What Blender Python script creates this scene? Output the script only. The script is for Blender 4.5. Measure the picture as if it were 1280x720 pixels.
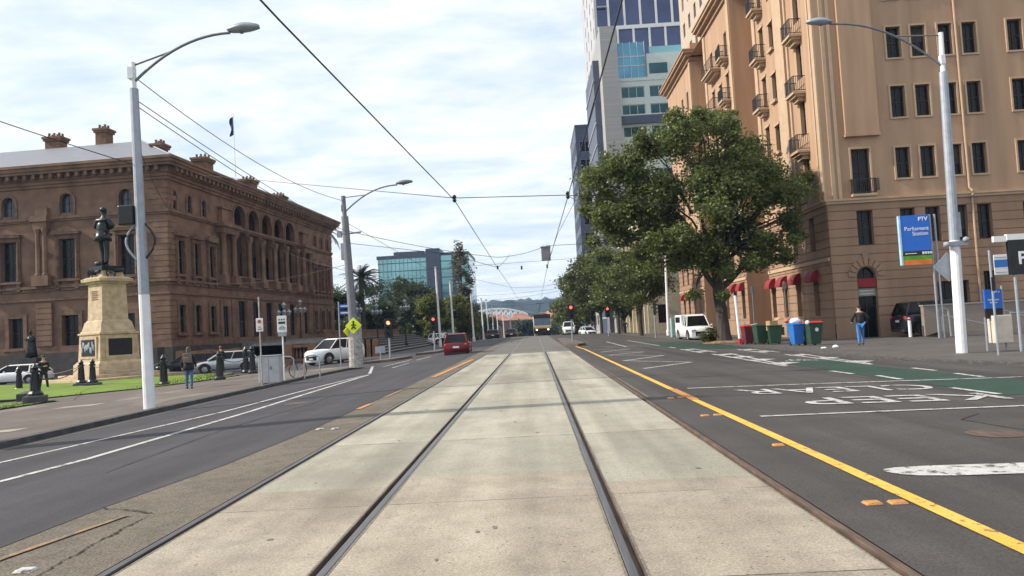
import bpy, math, random
from math import sin, cos, pi, radians
from mathutils import Vector, Matrix, noise
import numpy as np
random.seed(7); rng = np.random.default_rng(7)
C = bpy.context.scene.collection
for o in list(bpy.data.objects): bpy.data.objects.remove(o)
SC = bpy.context.scene
# ---------------- camera (hand-held at 1.4 m, rolled 3 degrees) ----------------
cd = bpy.data.cameras.new('camera'); cam = bpy.data.objects.new('camera', cd); C.objects.link(cam)
cd.sensor_width = 36; cd.lens = 26.72; cd.clip_end = 6000; cd.clip_start = .05
R = Matrix(((0.998107, 0.055443, 0.026617), (0.029423, -0.050440, -0.998294), (-0.054006, 0.997187, -0.051976)))
cam.matrix_world = Matrix.Translation((0, 0, 1.40)) @ R.to_4x4()
SC.camera = cam
# ---------------- world, sun, exposure ----------------
SUN_EL, SUN_DIR = 34, Vector((-1, -.07, 0)).normalized()
W = bpy.data.worlds.new('World'); SC.world = W; W.use_nodes = True
nt = W.node_tree; nt.nodes.clear(); N = nt.nodes.new; L = nt.links.new
out = N('ShaderNodeOutputWorld'); bg = N('ShaderNodeBackground'); bg.inputs[1].default_value = .1
sky = N('ShaderNodeTexSky'); sky.sky_type = 'NISHITA'; sky.sun_disc = False
sky.sun_elevation = radians(SUN_EL); sky.sun_rotation = math.atan2(SUN_DIR.x, SUN_DIR.y)
sky.air_density = 1.2; sky.dust_density = 1.0
tc = N('ShaderNodeTexCoord'); sep = N('ShaderNodeSeparateXYZ'); L(tc.outputs['Generated'], sep.inputs[0])
def wm(op, a, b=None, cl=False):
    n = N('ShaderNodeMath'); n.operation = op; n.use_clamp = cl
    for i, v in enumerate((a, b)):
        if v is None: continue
        if isinstance(v, (int, float)): n.inputs[i].default_value = v
        else: L(v, n.inputs[i])
    return n.outputs[0]
zz = wm('ADD', wm('MAXIMUM', sep.outputs[2], 0), .16)
cmb = N('ShaderNodeCombineXYZ'); L(wm('DIVIDE', sep.outputs[0], zz), cmb.inputs[0]); L(wm('DIVIDE', sep.outputs[1], zz), cmb.inputs[1])
mp = N('ShaderNodeMapping'); mp.inputs['Scale'].default_value = (.9, 1.5, 1); mp.inputs['Rotation'].default_value = (0, 0, .35); L(cmb.outputs[0], mp.inputs[0])
n1 = N('ShaderNodeTexNoise'); n1.inputs['Scale'].default_value = 1.9; n1.inputs['Detail'].default_value = 9; n1.inputs['Roughness'].default_value = .58; n1.inputs['Distortion'].default_value = .35; L(mp.outputs[0], n1.inputs[0])
n2 = N('ShaderNodeTexNoise'); n2.inputs['Scale'].default_value = 6.5; n2.inputs['Detail'].default_value = 7; L(mp.outputs[0], n2.inputs[0])
r1 = N('ShaderNodeValToRGB'); r1.color_ramp.elements[0].position = .33; r1.color_ramp.elements[1].position = .62; L(n1.outputs[0], r1.inputs[0])
# a nearly closed deck of thin cloud: veil everywhere, brighter heaps on it
fac = wm('ADD', wm('MULTIPLY', r1.outputs[0], .22), .74)
cc = N('ShaderNodeMixRGB'); cc.inputs[1].default_value = (7.4, 8.6, 9.9, 1); cc.inputs[2].default_value = (9.7, 9.95, 10.1, 1)
sm = wm('ADD', wm('MULTIPLY', n1.outputs[0], .75), wm('MULTIPLY', n2.outputs[0], .55))
r2 = N('ShaderNodeValToRGB'); r2.color_ramp.elements[0].position = .48; r2.color_ramp.elements[1].position = .76; L(sm, r2.inputs[0]); L(r2.outputs[0], cc.inputs[0])
mx = N('ShaderNodeMixRGB'); L(fac, mx.inputs[0]); L(sky.outputs[0], mx.inputs[1]); L(cc.outputs[0], mx.inputs[2])
L(mx.outputs[0], bg.inputs[0]); L(bg.outputs[0], out.inputs[0])
sd = bpy.data.lights.new('sun', 'SUN'); sd.energy = 5.0; sd.angle = radians(1.1); sd.color = (1, .91, .78)
sun = bpy.data.objects.new('sun', sd); C.objects.link(sun)
tosun = Vector((SUN_DIR.x * cos(radians(SUN_EL)), SUN_DIR.y * cos(radians(SUN_EL)), sin(radians(SUN_EL))))
sun.rotation_euler = tosun.to_track_quat('Z', 'Y').to_euler()
vs = SC.view_settings; vs.view_transform = 'Standard'; vs.look = 'None'; vs.exposure = .25; vs.gamma = 1; vs.use_curve_mapping = False

# ---------------- materials ----------------
MATS = {}
def mat(name, col, rough=.7, metal=0, amt=.15, scale=3, bump=0, bscale=None, spec=.5, emit=None, stretch=None, dirt=None, trans=0):
    if name in MATS: return MATS[name]
    m = bpy.data.materials.new(name); m.use_nodes = True; t = m.node_tree; b = t.nodes['Principled BSDF']; MATS[name] = m
    b.inputs['Roughness'].default_value = rough; b.inputs['Metallic'].default_value = metal; b.inputs['Specular IOR Level'].default_value = spec
    tcn = t.nodes.new('ShaderNodeTexCoord'); src = tcn.outputs['Object']
    if stretch:
        mpn = t.nodes.new('ShaderNodeMapping'); mpn.inputs['Scale'].default_value = stretch; t.links.new(src, mpn.inputs[0]); src = mpn.outputs[0]
    nn = t.nodes.new('ShaderNodeTexNoise'); nn.inputs['Scale'].default_value = scale; nn.inputs['Detail'].default_value = 6; t.links.new(src, nn.inputs[0])
    rp = t.nodes.new('ShaderNodeValToRGB'); rp.color_ramp.elements[0].position = .3; rp.color_ramp.elements[1].position = .7
    lo = dirt or tuple(c * (1 - amt) for c in col); hi = tuple(min(1, c * (1 + amt)) for c in col)
    rp.color_ramp.elements[0].color = (*lo, 1); rp.color_ramp.elements[1].color = (*hi, 1)
    t.links.new(nn.outputs[0], rp.inputs[0]); t.links.new(rp.outputs[0], b.inputs['Base Color'])
    if bump:
        n3 = t.nodes.new('ShaderNodeTexNoise'); n3.inputs['Scale'].default_value = bscale or scale * 6; n3.inputs['Detail'].default_value = 5; t.links.new(tcn.outputs['Object'], n3.inputs[0])
        bp = t.nodes.new('ShaderNodeBump'); bp.inputs['Strength'].default_value = bump; bp.inputs['Distance'].default_value = .02
        t.links.new(n3.outputs[0], bp.inputs['Height']); t.links.new(bp.outputs[0], b.inputs['Normal'])
    if emit:
        b.inputs['Emission Color'].default_value = (*emit[0], 1); b.inputs['Emission Strength'].default_value = emit[1]
    return m
def surf(name, c1, c2, c3, patch=.25, grain=60, gamt=.5, rough=.85, bump=.35, slab=None, streak=0, stain=None, wear=None, pit=False):
    """paving: two-tone patches, aggregate grain, optional slab cells along Y, wheel-path streaks along Y"""
    m = bpy.data.materials.new(name); m.use_nodes = True; t = m.node_tree; b = t.nodes['Principled BSDF']; MATS[name] = m
    b.inputs['Roughness'].default_value = rough; b.inputs['Specular IOR Level'].default_value = .35
    tcn = t.nodes.new('ShaderNodeTexCoord'); lk = t.links.new
    def noi(s, d=6, st=None, r=.55):
        n = t.nodes.new('ShaderNodeTexNoise'); n.inputs['Scale'].default_value = s; n.inputs['Detail'].default_value = d; n.inputs['Roughness'].default_value = r
        if st:
            q = t.nodes.new('ShaderNodeMapping'); q.inputs['Scale'].default_value = st; lk(tcn.outputs['Object'], q.inputs[0]); lk(q.outputs[0], n.inputs[0])
        else: lk(tcn.outputs['Object'], n.inputs[0])
        return n.outputs[0]
    def ramp(s, a, b2, p0, p1):
        r = t.nodes.new('ShaderNodeValToRGB'); r.color_ramp.elements[0].position = p0; r.color_ramp.elements[1].position = p1
        r.color_ramp.elements[0].color = (*a, 1); r.color_ramp.elements[1].color = (*b2, 1); lk(s, r.inputs[0]); return r.outputs[0]
    def mixc(f, a, b2, mode='MIX'):
        x = t.nodes.new('ShaderNodeMixRGB'); x.blend_type = mode
        for i, v in enumerate((f, a, b2)):
            if isinstance(v, float): x.inputs[i].default_value = v
            elif isinstance(v, tuple): x.inputs[i].default_value = (*v, 1)
            else: lk(v, x.inputs[i])
        return x.outputs[0]
    base = ramp(noi(patch), c1, c2, .36, .64)
    base = mixc(ramp(noi(patch * 5, 8), (0, 0, 0), (.6, .6, .6), .45, .75), base, c3)
    g = noi(grain, 3, None, .7)
    base = mixc(gamt * .7, base, ramp(g, (.14,) * 3, (.88,) * 3, .33, .67), 'OVERLAY')
    def voro(sc, feat='F1'):
        v = t.nodes.new('ShaderNodeTexVoronoi'); v.inputs['Scale'].default_value = sc; lk(tcn.outputs['Object'], v.inputs['Vector']); return v
    v1 = voro(62); bwn = t.nodes.new('ShaderNodeRGBToBW'); lk(v1.outputs['Color'], bwn.inputs[0])
    base = mixc(gamt * .42, base, ramp(bwn.outputs[0], (.25,) * 3, (.76,) * 3, .1, .9), 'OVERLAY')
    v2 = voro(11); pits = ramp(v2.outputs['Distance'], (1, 1, 1), (0, 0, 0), .06, .12)
    base = mixc(pits, base, tuple(c * .45 for c in c3)) if pit else base
    if streak: base = mixc(streak, base, ramp(noi(1.6, 5, (1, .05, 1)), (.3,) * 3, (.72,) * 3, .35, .65), 'OVERLAY')
    if slab:
        sp = t.nodes.new('ShaderNodeSeparateXYZ'); lk(tcn.outputs['Object'], sp.inputs[0])
        d = t.nodes.new('ShaderNodeMath'); d.operation = 'DIVIDE'; d.inputs[1].default_value = slab; lk(sp.outputs[1], d.inputs[0])
        fl = t.nodes.new('ShaderNodeMath'); fl.operation = 'FLOOR'; lk(d.outputs[0], fl.inputs[0])
        wn = t.nodes.new('ShaderNodeTexWhiteNoise'); wn.noise_dimensions = '1D'; lk(fl.outputs[0], wn.inputs['W'])
        base = mixc(.35, base, ramp(wn.outputs[0], (.36,) * 3, (.62,) * 3, 0, 1), 'OVERLAY')
        fr = t.nodes.new('ShaderNodeMath'); fr.operation = 'FRACT'; lk(d.outputs[0], fr.inputs[0])
        # thin joint, wobbling a little
        ad = t.nodes.new('ShaderNodeMath'); ad.operation = 'LESS_THAN'; ad.inputs[1].default_value = .0075; lk(fr.outputs[0], ad.inputs[0])
        ml = t.nodes.new('ShaderNodeMath'); ml.operation = 'MULTIPLY'; lk(ad.outputs[0], ml.inputs[0]); lk(ramp(noi(3), (.2,) * 3, (1,) * 3, .4, .6), ml.inputs[1])
        base = mixc(ml.outputs[0], base, (.07, .06, .05))
    if stain: base = mixc(ramp(noi(stain[1], 7, (1, .55, 1)), (0, 0, 0), (1, 1, 1), .56, .74), base, stain[0])
    if wear:
        wn_ = noi(wear[1], 9, None, .72); base = mixc(ramp(wn_, (0, 0, 0), (1, 1, 1), wear[2], wear[2] + .07), base, wear[0])
    lk(base, b.inputs['Base Color'])
    bp = t.nodes.new('ShaderNodeBump'); bp.inputs['Strength'].default_value = bump; bp.inputs['Distance'].default_value = .01
    lk(g, bp.inputs['Height']); lk(bp.outputs[0], b.inputs['Normal'])
    return m
M = {}
M['asphalt'] = surf('asphalt', (.041, .038, .043), (.053, .049, .054), (.033, .030, .034), .25, 70, .7, .8, .4, None, .5)
M['asphaltR'] = surf('asphalt_right', (.050, .044, .042), (.067, .060, .056), (.038, .034, .033), .25, 70, .75, .82, .4, None, .5)
M['oldasphalt'] = surf('old_asphalt', (.12, .10, .078), (.165, .14, .108), (.075, .064, .052), .7, 60, 1.0, .9, .9, pit=True)
M['concrete'] = surf('slab_concrete', (.285, .265, .215), (.345, .325, .265), (.235, .215, .174), .4, 120, .6, .88, .35, 4.9, .5, ((.20, .178, .145), .6), None, True)
M['concrete2'] = surf('slab_concrete_worn', (.262, .224, .175), (.325, .287, .228), (.195, .168, .134), .7, 60, .5, .9, .45, 2.1, .5, ((.15, .128, .105), .7), None, True)
M['farroad'] = surf('worn_asphalt', (.12, .115, .108), (.155, .148, .14), (.09, .087, .083), .25, 40, .4)
M['path'] = surf('footpath_asphalt', (.105, .086, .074), (.14, .117, .10), (.08, .067, .06), .35, 50, .5, .88, .3, None, 0, ((.26, .23, .2), .5))
M['pathR'] = surf('footpath_bluestone', (.085, .077, .072), (.11, .10, .093), (.062, .057, .055), .4, 40, .4, .8, .3)
M['bluestone'] = mat('bluestone', (.06, .058, .06), .8, amt=.35, scale=5, bump=.5)
M['green'] = surf('green_lane_paint', (.018, .046, .034), (.025, .058, .043), (.014, .034, .027), .6, 60, .5, .75, .3)
M['white'] = surf('white_paint', (.44, .435, .42), (.55, .54, .52), (.30, .295, .285), 1.5, 90, .4, .65, .2, wear=((.07, .065, .062), 7, .535))
M['dry'] = mat('dry_leaf', (.22, .13, .05), .9, amt=.5, scale=30)
M['plate'] = mat('white_enamel', (.72, .72, .7), .4, amt=.03)
M['yellow'] = surf('yellow_paint', (.70, .40, .065), (.78, .46, .09), (.52, .30, .07), 1.2, 90, .4, .65, .2, wear=((.16, .11, .06), 9, .565))
M['orange'] = surf('orange_paint', (.44, .19, .06), (.52, .25, .08), (.26, .15, .08), 3, 90, .5, .7, .2, wear=((.14, .10, .07), 6, .6))
M['faded'] = surf('faded_orange_paint', (.32, .20, .105), (.25, .18, .11), (.15, .125, .095), 2, 90, .8, .85, .5, wear=((.14, .12, .095), 5, .50))
M['grass'] = mat('grass', (.115, .185, .006), .85, amt=.25, scale=.8)
M['earth'] = surf('ground_soil', (.07, .075, .05), (.1, .1, .07), (.05, .06, .04), .02, 3, .3)
M['steel'] = mat('rail_steel', (.15, .145, .15), .42, .6, amt=.25, scale=4, stretch=(8, .4, 1))
M['rust'] = mat('rail_rust', (.10, .066, .048), .75, amt=.4, scale=7, stretch=(4, .6, 1))
M['black'] = mat('black_gap', (.012, .011, .011), .95)
M['iron'] = mat('black_iron', (.012, .013, .015), .35, .2, amt=.3)
M['bronze'] = mat('dark_bronze', (.02, .024, .026), .35, .6, amt=.5, scale=5)
M['galv'] = mat('galvanised', (.30, .33, .375), .5, .3, amt=.12, scale=6)
M['galvlt'] = mat('pale_pole_paint', (.72, .73, .75), .5, 0, amt=.1, scale=4)
M['poledk'] = mat('grey_pole', (.16, .17, .19), .6, .1, amt=.15, scale=5)
M['mottle'] = mat('mottled_concrete_pole', (.33, .32, .30), .8, amt=.4, scale=8)
M['sand'] = mat('sandstone', (.195, .115, .074), .85, amt=.14, scale=.8, bump=.3, bscale=14, dirt=(.105, .060, .041))
M['sanddk'] = mat('sandstone_carved', (.15, .088, .058), .85, amt=.35, scale=2.5, bump=.4, bscale=10)
M['sandor'] = mat('sandstone_orange', (.15, .08, .045), .85, amt=.3, scale=1.5, bump=.3)
M['plinth'] = mat('bluestone_plinth', (.045, .04, .04), .8, amt=.3, scale=2, bump=.3)
M['cream'] = mat('pale_freestone', (.50, .39, .26), .8, amt=.1, scale=2.5, bump=.25, bscale=20, dirt=(.34, .255, .165))
M['glass'] = mat('dark_glass', (.008, .008, .009), .2, 0, amt=.5, scale=.9, spec=.25)
M['glassblue'] = mat('sash_glass', (.03, .035, .05), .15, 0, amt=.4, scale=2, spec=.5)
M['frame'] = mat('window_frame', (.02, .016, .014), .6)
M['lead'] = mat('grey_metal_roof', (.19, .195, .225), .6, .1, amt=.12, scale=1, stretch=(1, 5, 1))
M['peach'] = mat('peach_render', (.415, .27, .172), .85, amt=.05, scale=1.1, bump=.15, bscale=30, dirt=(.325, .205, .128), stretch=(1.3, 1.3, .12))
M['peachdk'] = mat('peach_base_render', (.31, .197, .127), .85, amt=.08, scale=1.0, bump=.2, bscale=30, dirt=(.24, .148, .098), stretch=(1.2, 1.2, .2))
M['peachlt'] = mat('peach_trim', (.44, .31, .205), .8, amt=.08, scale=2)
M['awning'] = mat('red_awning', (.22, .014, .02), .75, amt=.2)
M['leaf'] = mat('leaf_dark', (.052, .085, .022), .55, amt=.55, scale=.9)
def leafmat(name, a, b2, sc=1.2):
    m = mat(name, a, .5, amt=.2, scale=sc, dirt=b2); t = m.node_tree; b = t.nodes['Principled BSDF']
    tl = t.nodes.new('ShaderNodeBsdfTranslucent'); mxs = t.nodes.new('ShaderNodeMixShader'); mxs.inputs[0].default_value = .4
    for l in list(b.inputs['Base Color'].links): t.links.new(l.from_socket, tl.inputs[0])
    o = t.nodes['Material Output']; t.links.new(b.outputs[0], mxs.inputs[1]); t.links.new(tl.outputs[0], mxs.inputs[2]); t.links.new(mxs.outputs[0], o.inputs[0]); return m
M['leaf'] = leafmat('leaf_elm', (.15, .18, .048), (.065, .085, .025), 2.2)
M['leafdk'] = leafmat('leaf_deep', (.062, .085, .036), (.026, .04, .019), .9)
M['leafmid'] = leafmat('leaf_mid', (.13, .15, .045), (.055, .07, .025), .8)
M['leafyel'] = leafmat('leaf_yellow', (.15, .165, .035), (.07, .085, .022), .6)
M['leafgrey'] = leafmat('leaf_grey', (.16, .155, .115), (.06, .06, .045), 1.2)
M['bark'] = mat('bark', (.055, .042, .034), .9, amt=.4, scale=6, bump=.8, stretch=(1, 1, .3))
M['tyre'] = mat('tyre', (.02, .02, .02), .85)
M['rim'] = mat('alloy', (.35, .35, .36), .35, .7)
M['redlamp'] = mat('tail_lamp', (.5, .02, .02), .3)
M['headlamp'] = mat('head_lamp', (.75, .77, .8), .15)
M['carw'] = mat('white_car_paint', (.78, .79, .8), .25, amt=.02)
M['carr'] = mat('red_car_paint', (.11, .005, .008), .25, .1, amt=.05)
M['cars'] = mat('silver_car_paint', (.5, .52, .56), .3, .4, amt=.03)
M['carb'] = mat('dark_car_paint', (.02, .022, .03), .25, .2, amt=.05)
M['cloth'] = mat('black_cloth', (.018, .018, .02), .9, amt=.3, scale=8)
M['denim'] = mat('blue_denim', (.06, .13, .27), .85, amt=.3, scale=10)
M['jeansr'] = mat('mid_blue_jeans', (.05, .16, .42), .85, amt=.25, scale=10)
M['skin'] = mat('skin', (.5, .3, .21), .55, amt=.1)
M['hair'] = mat('dark_hair', (.03, .022, .017), .7, amt=.3, scale=20)
M['cable'] = mat('black_cable', (.02, .02, .022), .6)

# ---------------- mesh helpers ----------------
def gz(X, Y):
    z = 0
    if X < -3.2: z = -.035 * min(-3.2 - X, 20.8)
    if X > 2.3: z = -.02 * min(X - 2.3, 14)
    if Y > 112: z -= (min(Y, 500) - 112) * .035
    return z
class MB:
    def __init__(s): s.v = []; s.f = []; s.mi = []; s.cur = 0
    def add(s, vs_, fs):
        b = len(s.v); s.v += [tuple(v) for v in vs_]; s.f += [tuple(i + b for i in f) for f in fs]; s.mi += [s.cur] * len(fs); return s
    def quad(s, a, b, c, d): return s.add((a, b, c, d), ((0, 1, 2, 3),))
    def box(s, x0, x1, y0, y1, z0, z1, T=None):
        v = [(x, y, z) for z in (z0, z1) for y in (y0, y1) for x in (x0, x1)]
        if T: v = [T @ Vector(p) for p in v]
        return s.add(v, ((0, 2, 3, 1), (4, 5, 7, 6), (0, 1, 5, 4), (2, 6, 7, 3), (0, 4, 6, 2), (1, 3, 7, 5)))
    def taper(s, cx, cy, z0, z1, w0, d0, w1, d1, dx=0, dy=0, T=None):
        v = [(cx + sx * w0 / 2, cy + sy * d0 / 2, z0) for sy in (-1, 1) for sx in (-1, 1)] + [(cx + dx + sx * w1 / 2, cy + dy + sy * d1 / 2, z1) for sy in (-1, 1) for sx in (-1, 1)]
        if T: v = [T @ Vector(p) for p in v]
        return s.add(v, ((0, 2, 3, 1), (4, 5, 7, 6), (0, 1, 5, 4), (2, 6, 7, 3), (0, 4, 6, 2), (1, 3, 7, 5)))
    def tube(s, pts, r, n=8, cap=True):
        pts = [Vector(p) for p in pts]; k = len(pts)
        rr = r if isinstance(r, (list, tuple)) else [r] * k
        vs_ = []; up = Vector((0, 0, 1))
        for i, p in enumerate(pts):
            d = (pts[min(i + 1, k - 1)] - pts[max(i - 1, 0)]).normalized()
            a = d.cross(up if abs(d.z) < .95 else Vector((1, 0, 0))).normalized(); b = d.cross(a)
            vs_ += [p + (a * cos(2 * pi * j / n) + b * sin(2 * pi * j / n)) * rr[i] for j in range(n)]
        fs = [(i * n + j, i * n + (j + 1) % n, (i + 1) * n + (j + 1) % n, (i + 1) * n + j) for i in range(k - 1) for j in range(n)]
        if cap: fs += [tuple(range(n))[::-1], tuple((k - 1) * n + j for j in range(n))]
        return s.add(vs_, fs)
    def lathe(s, prof, c=(0, 0, 0), n=12, ax=None):
        vs_ = []
        for r, z in prof:
            for j in range(n):
                p = Vector((r * cos(2 * pi * j / n), r * sin(2 * pi * j / n), z))
                if ax: p = ax @ p
                vs_.append(Vector(c) + p)
        k = len(prof)
        fs = [(i * n + j, i * n + (j + 1) % n, (i + 1) * n + (j + 1) % n, (i + 1) * n + j) for i in range(k - 1) for j in range(n)]
        fs += [tuple(range(n))[::-1], tuple((k - 1) * n + j for j in range(n))]
        return s.add(vs_, fs)
    def prism(s, poly, d, T=None):
        """poly: list of 3D points, extruded by vector d"""
        n = len(poly); a = [Vector(p) for p in poly]; b = [p + Vector(d) for p in a]
        vs_ = a + b
        if T: vs_ = [T @ p for p in vs_]
        return s.add(vs_, [tuple(range(n)), tuple(range(2 * n - 1, n - 1, -1))] + [(i, (i + 1) % n, n + (i + 1) % n, n + i) for i in range(n)])
    def ball(s, c, r, n=10, m=7):
        if not isinstance(r, (tuple, list)): r = (r, r, r)
        vs_ = []; 
        for i in range(1, m):
            t = pi * i / m
            for j in range(n): vs_.append((c[0] + r[0] * sin(t) * cos(2 * pi * j / n), c[1] + r[1] * sin(t) * sin(2 * pi * j / n), c[2] + r[2] * cos(t)))
        vs_ += [(c[0], c[1], c[2] + r[2]), (c[0], c[1], c[2] - r[2])]; k = (m - 1) * n
        fs = [(i * n + j, (i + 1) * n + j, (i + 1) * n + (j + 1) % n, i * n + (j + 1) % n) for i in range(m - 2) for j in range(n)]
        fs += [(k, j, (j + 1) % n) for j in range(n)] + [(k + 1, (m - 2) * n + (j + 1) % n, (m - 2) * n + j) for j in range(n)]
        return s.add(vs_, fs)
    def build(s, name, m=None, parent=None, smooth=False, bevel=0, loc=None):
        me = bpy.data.meshes.new(name); me.from_pydata(s.v, [], s.f)
        for x in (m if isinstance(m, (list, tuple)) else [m]):
            if x: me.materials.append(M[x] if isinstance(x, str) else x)
        if any(s.mi): me.polygons.foreach_set('material_index', s.mi)
        if smooth: me.polygons.foreach_set('use_smooth', [True] * len(me.polygons))
        me.update(); o = bpy.data.objects.new(name, me); C.objects.link(o)
        if parent: o.parent = parent
        if loc: o.location = loc
        if bevel:
            b = o.modifiers.new('bevel', 'BEVEL'); b.width = bevel; b.segments = 2; b.limit_method = 'ANGLE'
        return o
def tag(o, label=None, cat=None, group=None, kind=None):
    if label: o['label'] = label
    if cat: o['category'] = cat
    if group: o['group'] = group
    if kind: o['kind'] = kind
    return o
def thing(name, label, cat, loc=(0, 0, 0), rz=0, group=None):
    o = bpy.data.objects.new(name, None); C.objects.link(o); o.location = loc; o.rotation_euler = (0, 0, rz); o.empty_display_size = .2
    return tag(o, label, cat, group)
def kids(o): return [c for c in o.children]
def dup(o, loc, rz=None, label=None, parent=None):
    c = o.copy(); C.objects.link(c)
    if parent: c.parent = parent
    else:
        c.location = loc
        if rz is not None: c.rotation_euler = (0, 0, rz)
    if label: c['label'] = label
    for ch in list(o.children): dup(ch, None, parent=c)
    return c
def struct(mb, name, m, **k): return tag(mb.build(name, m, **k), kind='structure')
BX = [-24, -3.2, 2.3, 16.3]
def strip(mb, x0, x1, y0, y1, off=0, ny=1):
    xs = [x0] + [b for b in BX if x0 < b < x1] + [x1]; ys = [y0] + [b for b in (112, 500) if y0 < b < y1] + [y1]
    for a, b in zip(xs, xs[1:]):
        for c, d in zip(ys, ys[1:]):
            mb.quad(*[(x, y, gz(x, y) + off) for x, y in ((a, c), (b, c), (b, d), (a, d))])
    return mb
def poly(mb, pts, off=0, thick=0):
    v = [(x, y, gz(x, y) + off) for x, y in pts]
    mb.add(v, [tuple(range(len(v)))])
    if thick:
        n = len(v); w = [(x, y, z - thick) for x, y, z in v]; mb.add(v + w, [(i, (i + 1) % n, n + (i + 1) % n, n + i) for i in range(n)])
    return mb
def ribbon(mb, pts, w, off=.004):
    p = [Vector((x, y)) for x, y in pts]; L_, R_ = [], []
    ww = w if isinstance(w, list) else [w] * len(p)
    for i, q in enumerate(p):
        d = (p[min(i + 1, len(p) - 1)] - p[max(i - 1, 0)]).normalized(); nrm = Vector((-d.y, d.x)) * ww[i] / 2
        L_.append(q + nrm); R_.append(q - nrm)
    v = [(a.x, a.y, gz(a.x, a.y) + off) for a in L_ + R_]; n = len(p)
    return mb.add(v, [(i, i + 1, n + i + 1, n + i) for i in range(n - 1)])
def text(s, size, name, m, parent=None, T=None, ext=.002, sx=1, sy=1, drape=None, bold=0, align='CENTER'):
    cu = bpy.data.curves.new(name, 'FONT'); cu.body = s; cu.size = size; cu.align_x = align; cu.align_y = 'CENTER'; cu.extrude = ext; cu.offset = bold
    t = bpy.data.objects.new('tmp', cu); C.objects.link(t); bpy.context.view_layer.update()
    me = bpy.data.meshes.new_from_object(t.evaluated_get(bpy.context.evaluated_depsgraph_get())); bpy.data.objects.remove(t)
    me.name = name
    for v in me.vertices:
        p = Vector((v.co.x * sx, v.co.y * sy, v.co.z))
        if T: p = T @ p
        if drape: p.z = gz(p.x, p.y) + drape
        v.co = p
    me.materials.clear(); me.materials.append(M[m]); o = bpy.data.objects.new(name, me); C.objects.link(o)
    if parent: o.parent = parent
    return o

# ---------------- ground ----------------
g = MB(); xs = [-3000, -400, -120, -60, -24, -14, -3.2, 2.3, 16.3, 60, 200, 3000]; ys = [-60, -10, 20, 60, 112, 200, 500, 1200, 5500]
for i in range(len(xs) - 1):
    for j in range(len(ys) - 1):
        g.quad(*[(x, y, gz(x, y) - .12) for x, y in ((xs[i], ys[j]), (xs[i + 1], ys[j]), (xs[i + 1], ys[j + 1]), (xs[i], ys[j + 1]))])
struct(g, 'ground', 'earth')
RAILS = [(-2.775, 1), (-1.343, -1), (.4735, 1), (1.912, -1)]   # head position, side of the groove
Y0, YE = -4, 41
def slot(x, s): return (x - .035, x + .075) if s > 0 else (x - .075, x + .035)
edges = [-2.815] + [e for x, s in RAILS[1:3] for e in slot(x, s)] + [1.95]
panels = [(slot(-2.775, 1)[1], slot(-1.343, -1)[0]), (slot(-1.343, -1)[1], slot(.4735, 1)[0]), (slot(.4735, 1)[1], slot(1.912, -1)[0])]
for mname, ya, yb in (('concrete2', Y0, 7.05), ('concrete', 7.05, YE)):
    g = MB()
    for i, (a, b) in enumerate(panels):
        c = yb if mname == 'concrete' else yb + (.0, .35, -.25)[i]; d = ya if mname != 'concrete' else ya + (.0, .35, -.25)[i]
        strip(g, a, b, d, c)
        for e in (a, b): g.quad((e, d, 0), (e, c, 0), (e, c, -.09), (e, d, -.09))
    struct(g, 'tram_track_slab', mname)
g = MB(); strip(g, -2.72, 1.85, YE, 400, 0); struct(g, 'track_road', 'farroad')
g = MB(); strip(g, -3.0, 2.0, Y0, 112, -.085); struct(g, 'rail_trench', 'black')
g = MB(); strip(g, -4.6, -2.815, Y0, 112, .0); struct(g, 'road_edge_strip', 'oldasphalt')
g = MB(); pts = [(-9.35, Y0), (-4.06, Y0), (-4.06, 5.6), (-3.98, 6.9), (-3.68, 8.9), (-3.52, 12), (-3.5, 16), (-3.45, 20), (-3.4, 112), (-9.35, 112)]
poly(g, pts[::-1], .004); strip(g, -13, -9.35, 41.2, 112, .004); strip(g, -62, -13, 44, 62, .004); strip(g, -13, -3.4, 112, 400, .004); struct(g, 'road', 'asphalt')
g = MB(); strip(g, 1.95, 10.6, Y0, 400, .0); strip(g, 10.6, 90, Y0, 17.2, 0); poly(g, [(10.6, 17.2), (14.5, 17.2), (10.6, 24)], .0); struct(g, 'road', 'asphaltR')
g = MB(); poly(g, [(-17.4, 41.2), (-9.35, 41.2), (-13, 44), (-17.4, 44)], .0); struct(g, 'road', 'asphalt')
# rails
for i, ((x, s), lb) in enumerate(zip(RAILS, ['rusty steel tram rail along the left edge of the concrete slab', 'polished steel tram rail just left of the middle concrete panel', 'polished steel tram rail just right of the middle concrete panel', 'brown rusted tram rail between concrete slab and dark asphalt on the right'])):
    t = thing('tram_rail', lb, 'tram rail', (0, 0, 0), 0, 'tram rails in the road'); g = MB(); a, b = x - .028, x + .028
    g.box(a, b, Y0, 112, -.08, .003); g.build('rail_head', 'rust' if i == 3 else 'steel', t, bevel=.006)
    g = MB(); c, d = (b, b + .04) if s > 0 else (a - .04, a); g.box(c, d, Y0, 112, -.08, -.04)
    e = (b + .04) if s > 0 else (a - .04); g.box(min(e, e + .007 * s), max(e, e + .007 * s), Y0, 112, -.06, -.001); g.build('flange', 'rust', t)
g = MB()
for x, s in RAILS:
    a, b = slot(x, s)
    for e, w in ((a, -.022), (b, .022)):
        if -2.8 < e < 1.93: pts = [(e + w * (.5 + .5 * noise.noise((e, y * .9, 0))) , y) for y in [Y0 + .35 * k for k in range(128)]]; ribbon(g, [((e + p[0]) / 2, p[1]) for p in pts], [abs(e - p[0]) + .004 for p in pts], .002)
struct(g, 'rail_grime', surf('rail_grime', (.15, .132, .106), (.2, .178, .142), (.10, .088, .07), 2, 70, .9))
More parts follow.
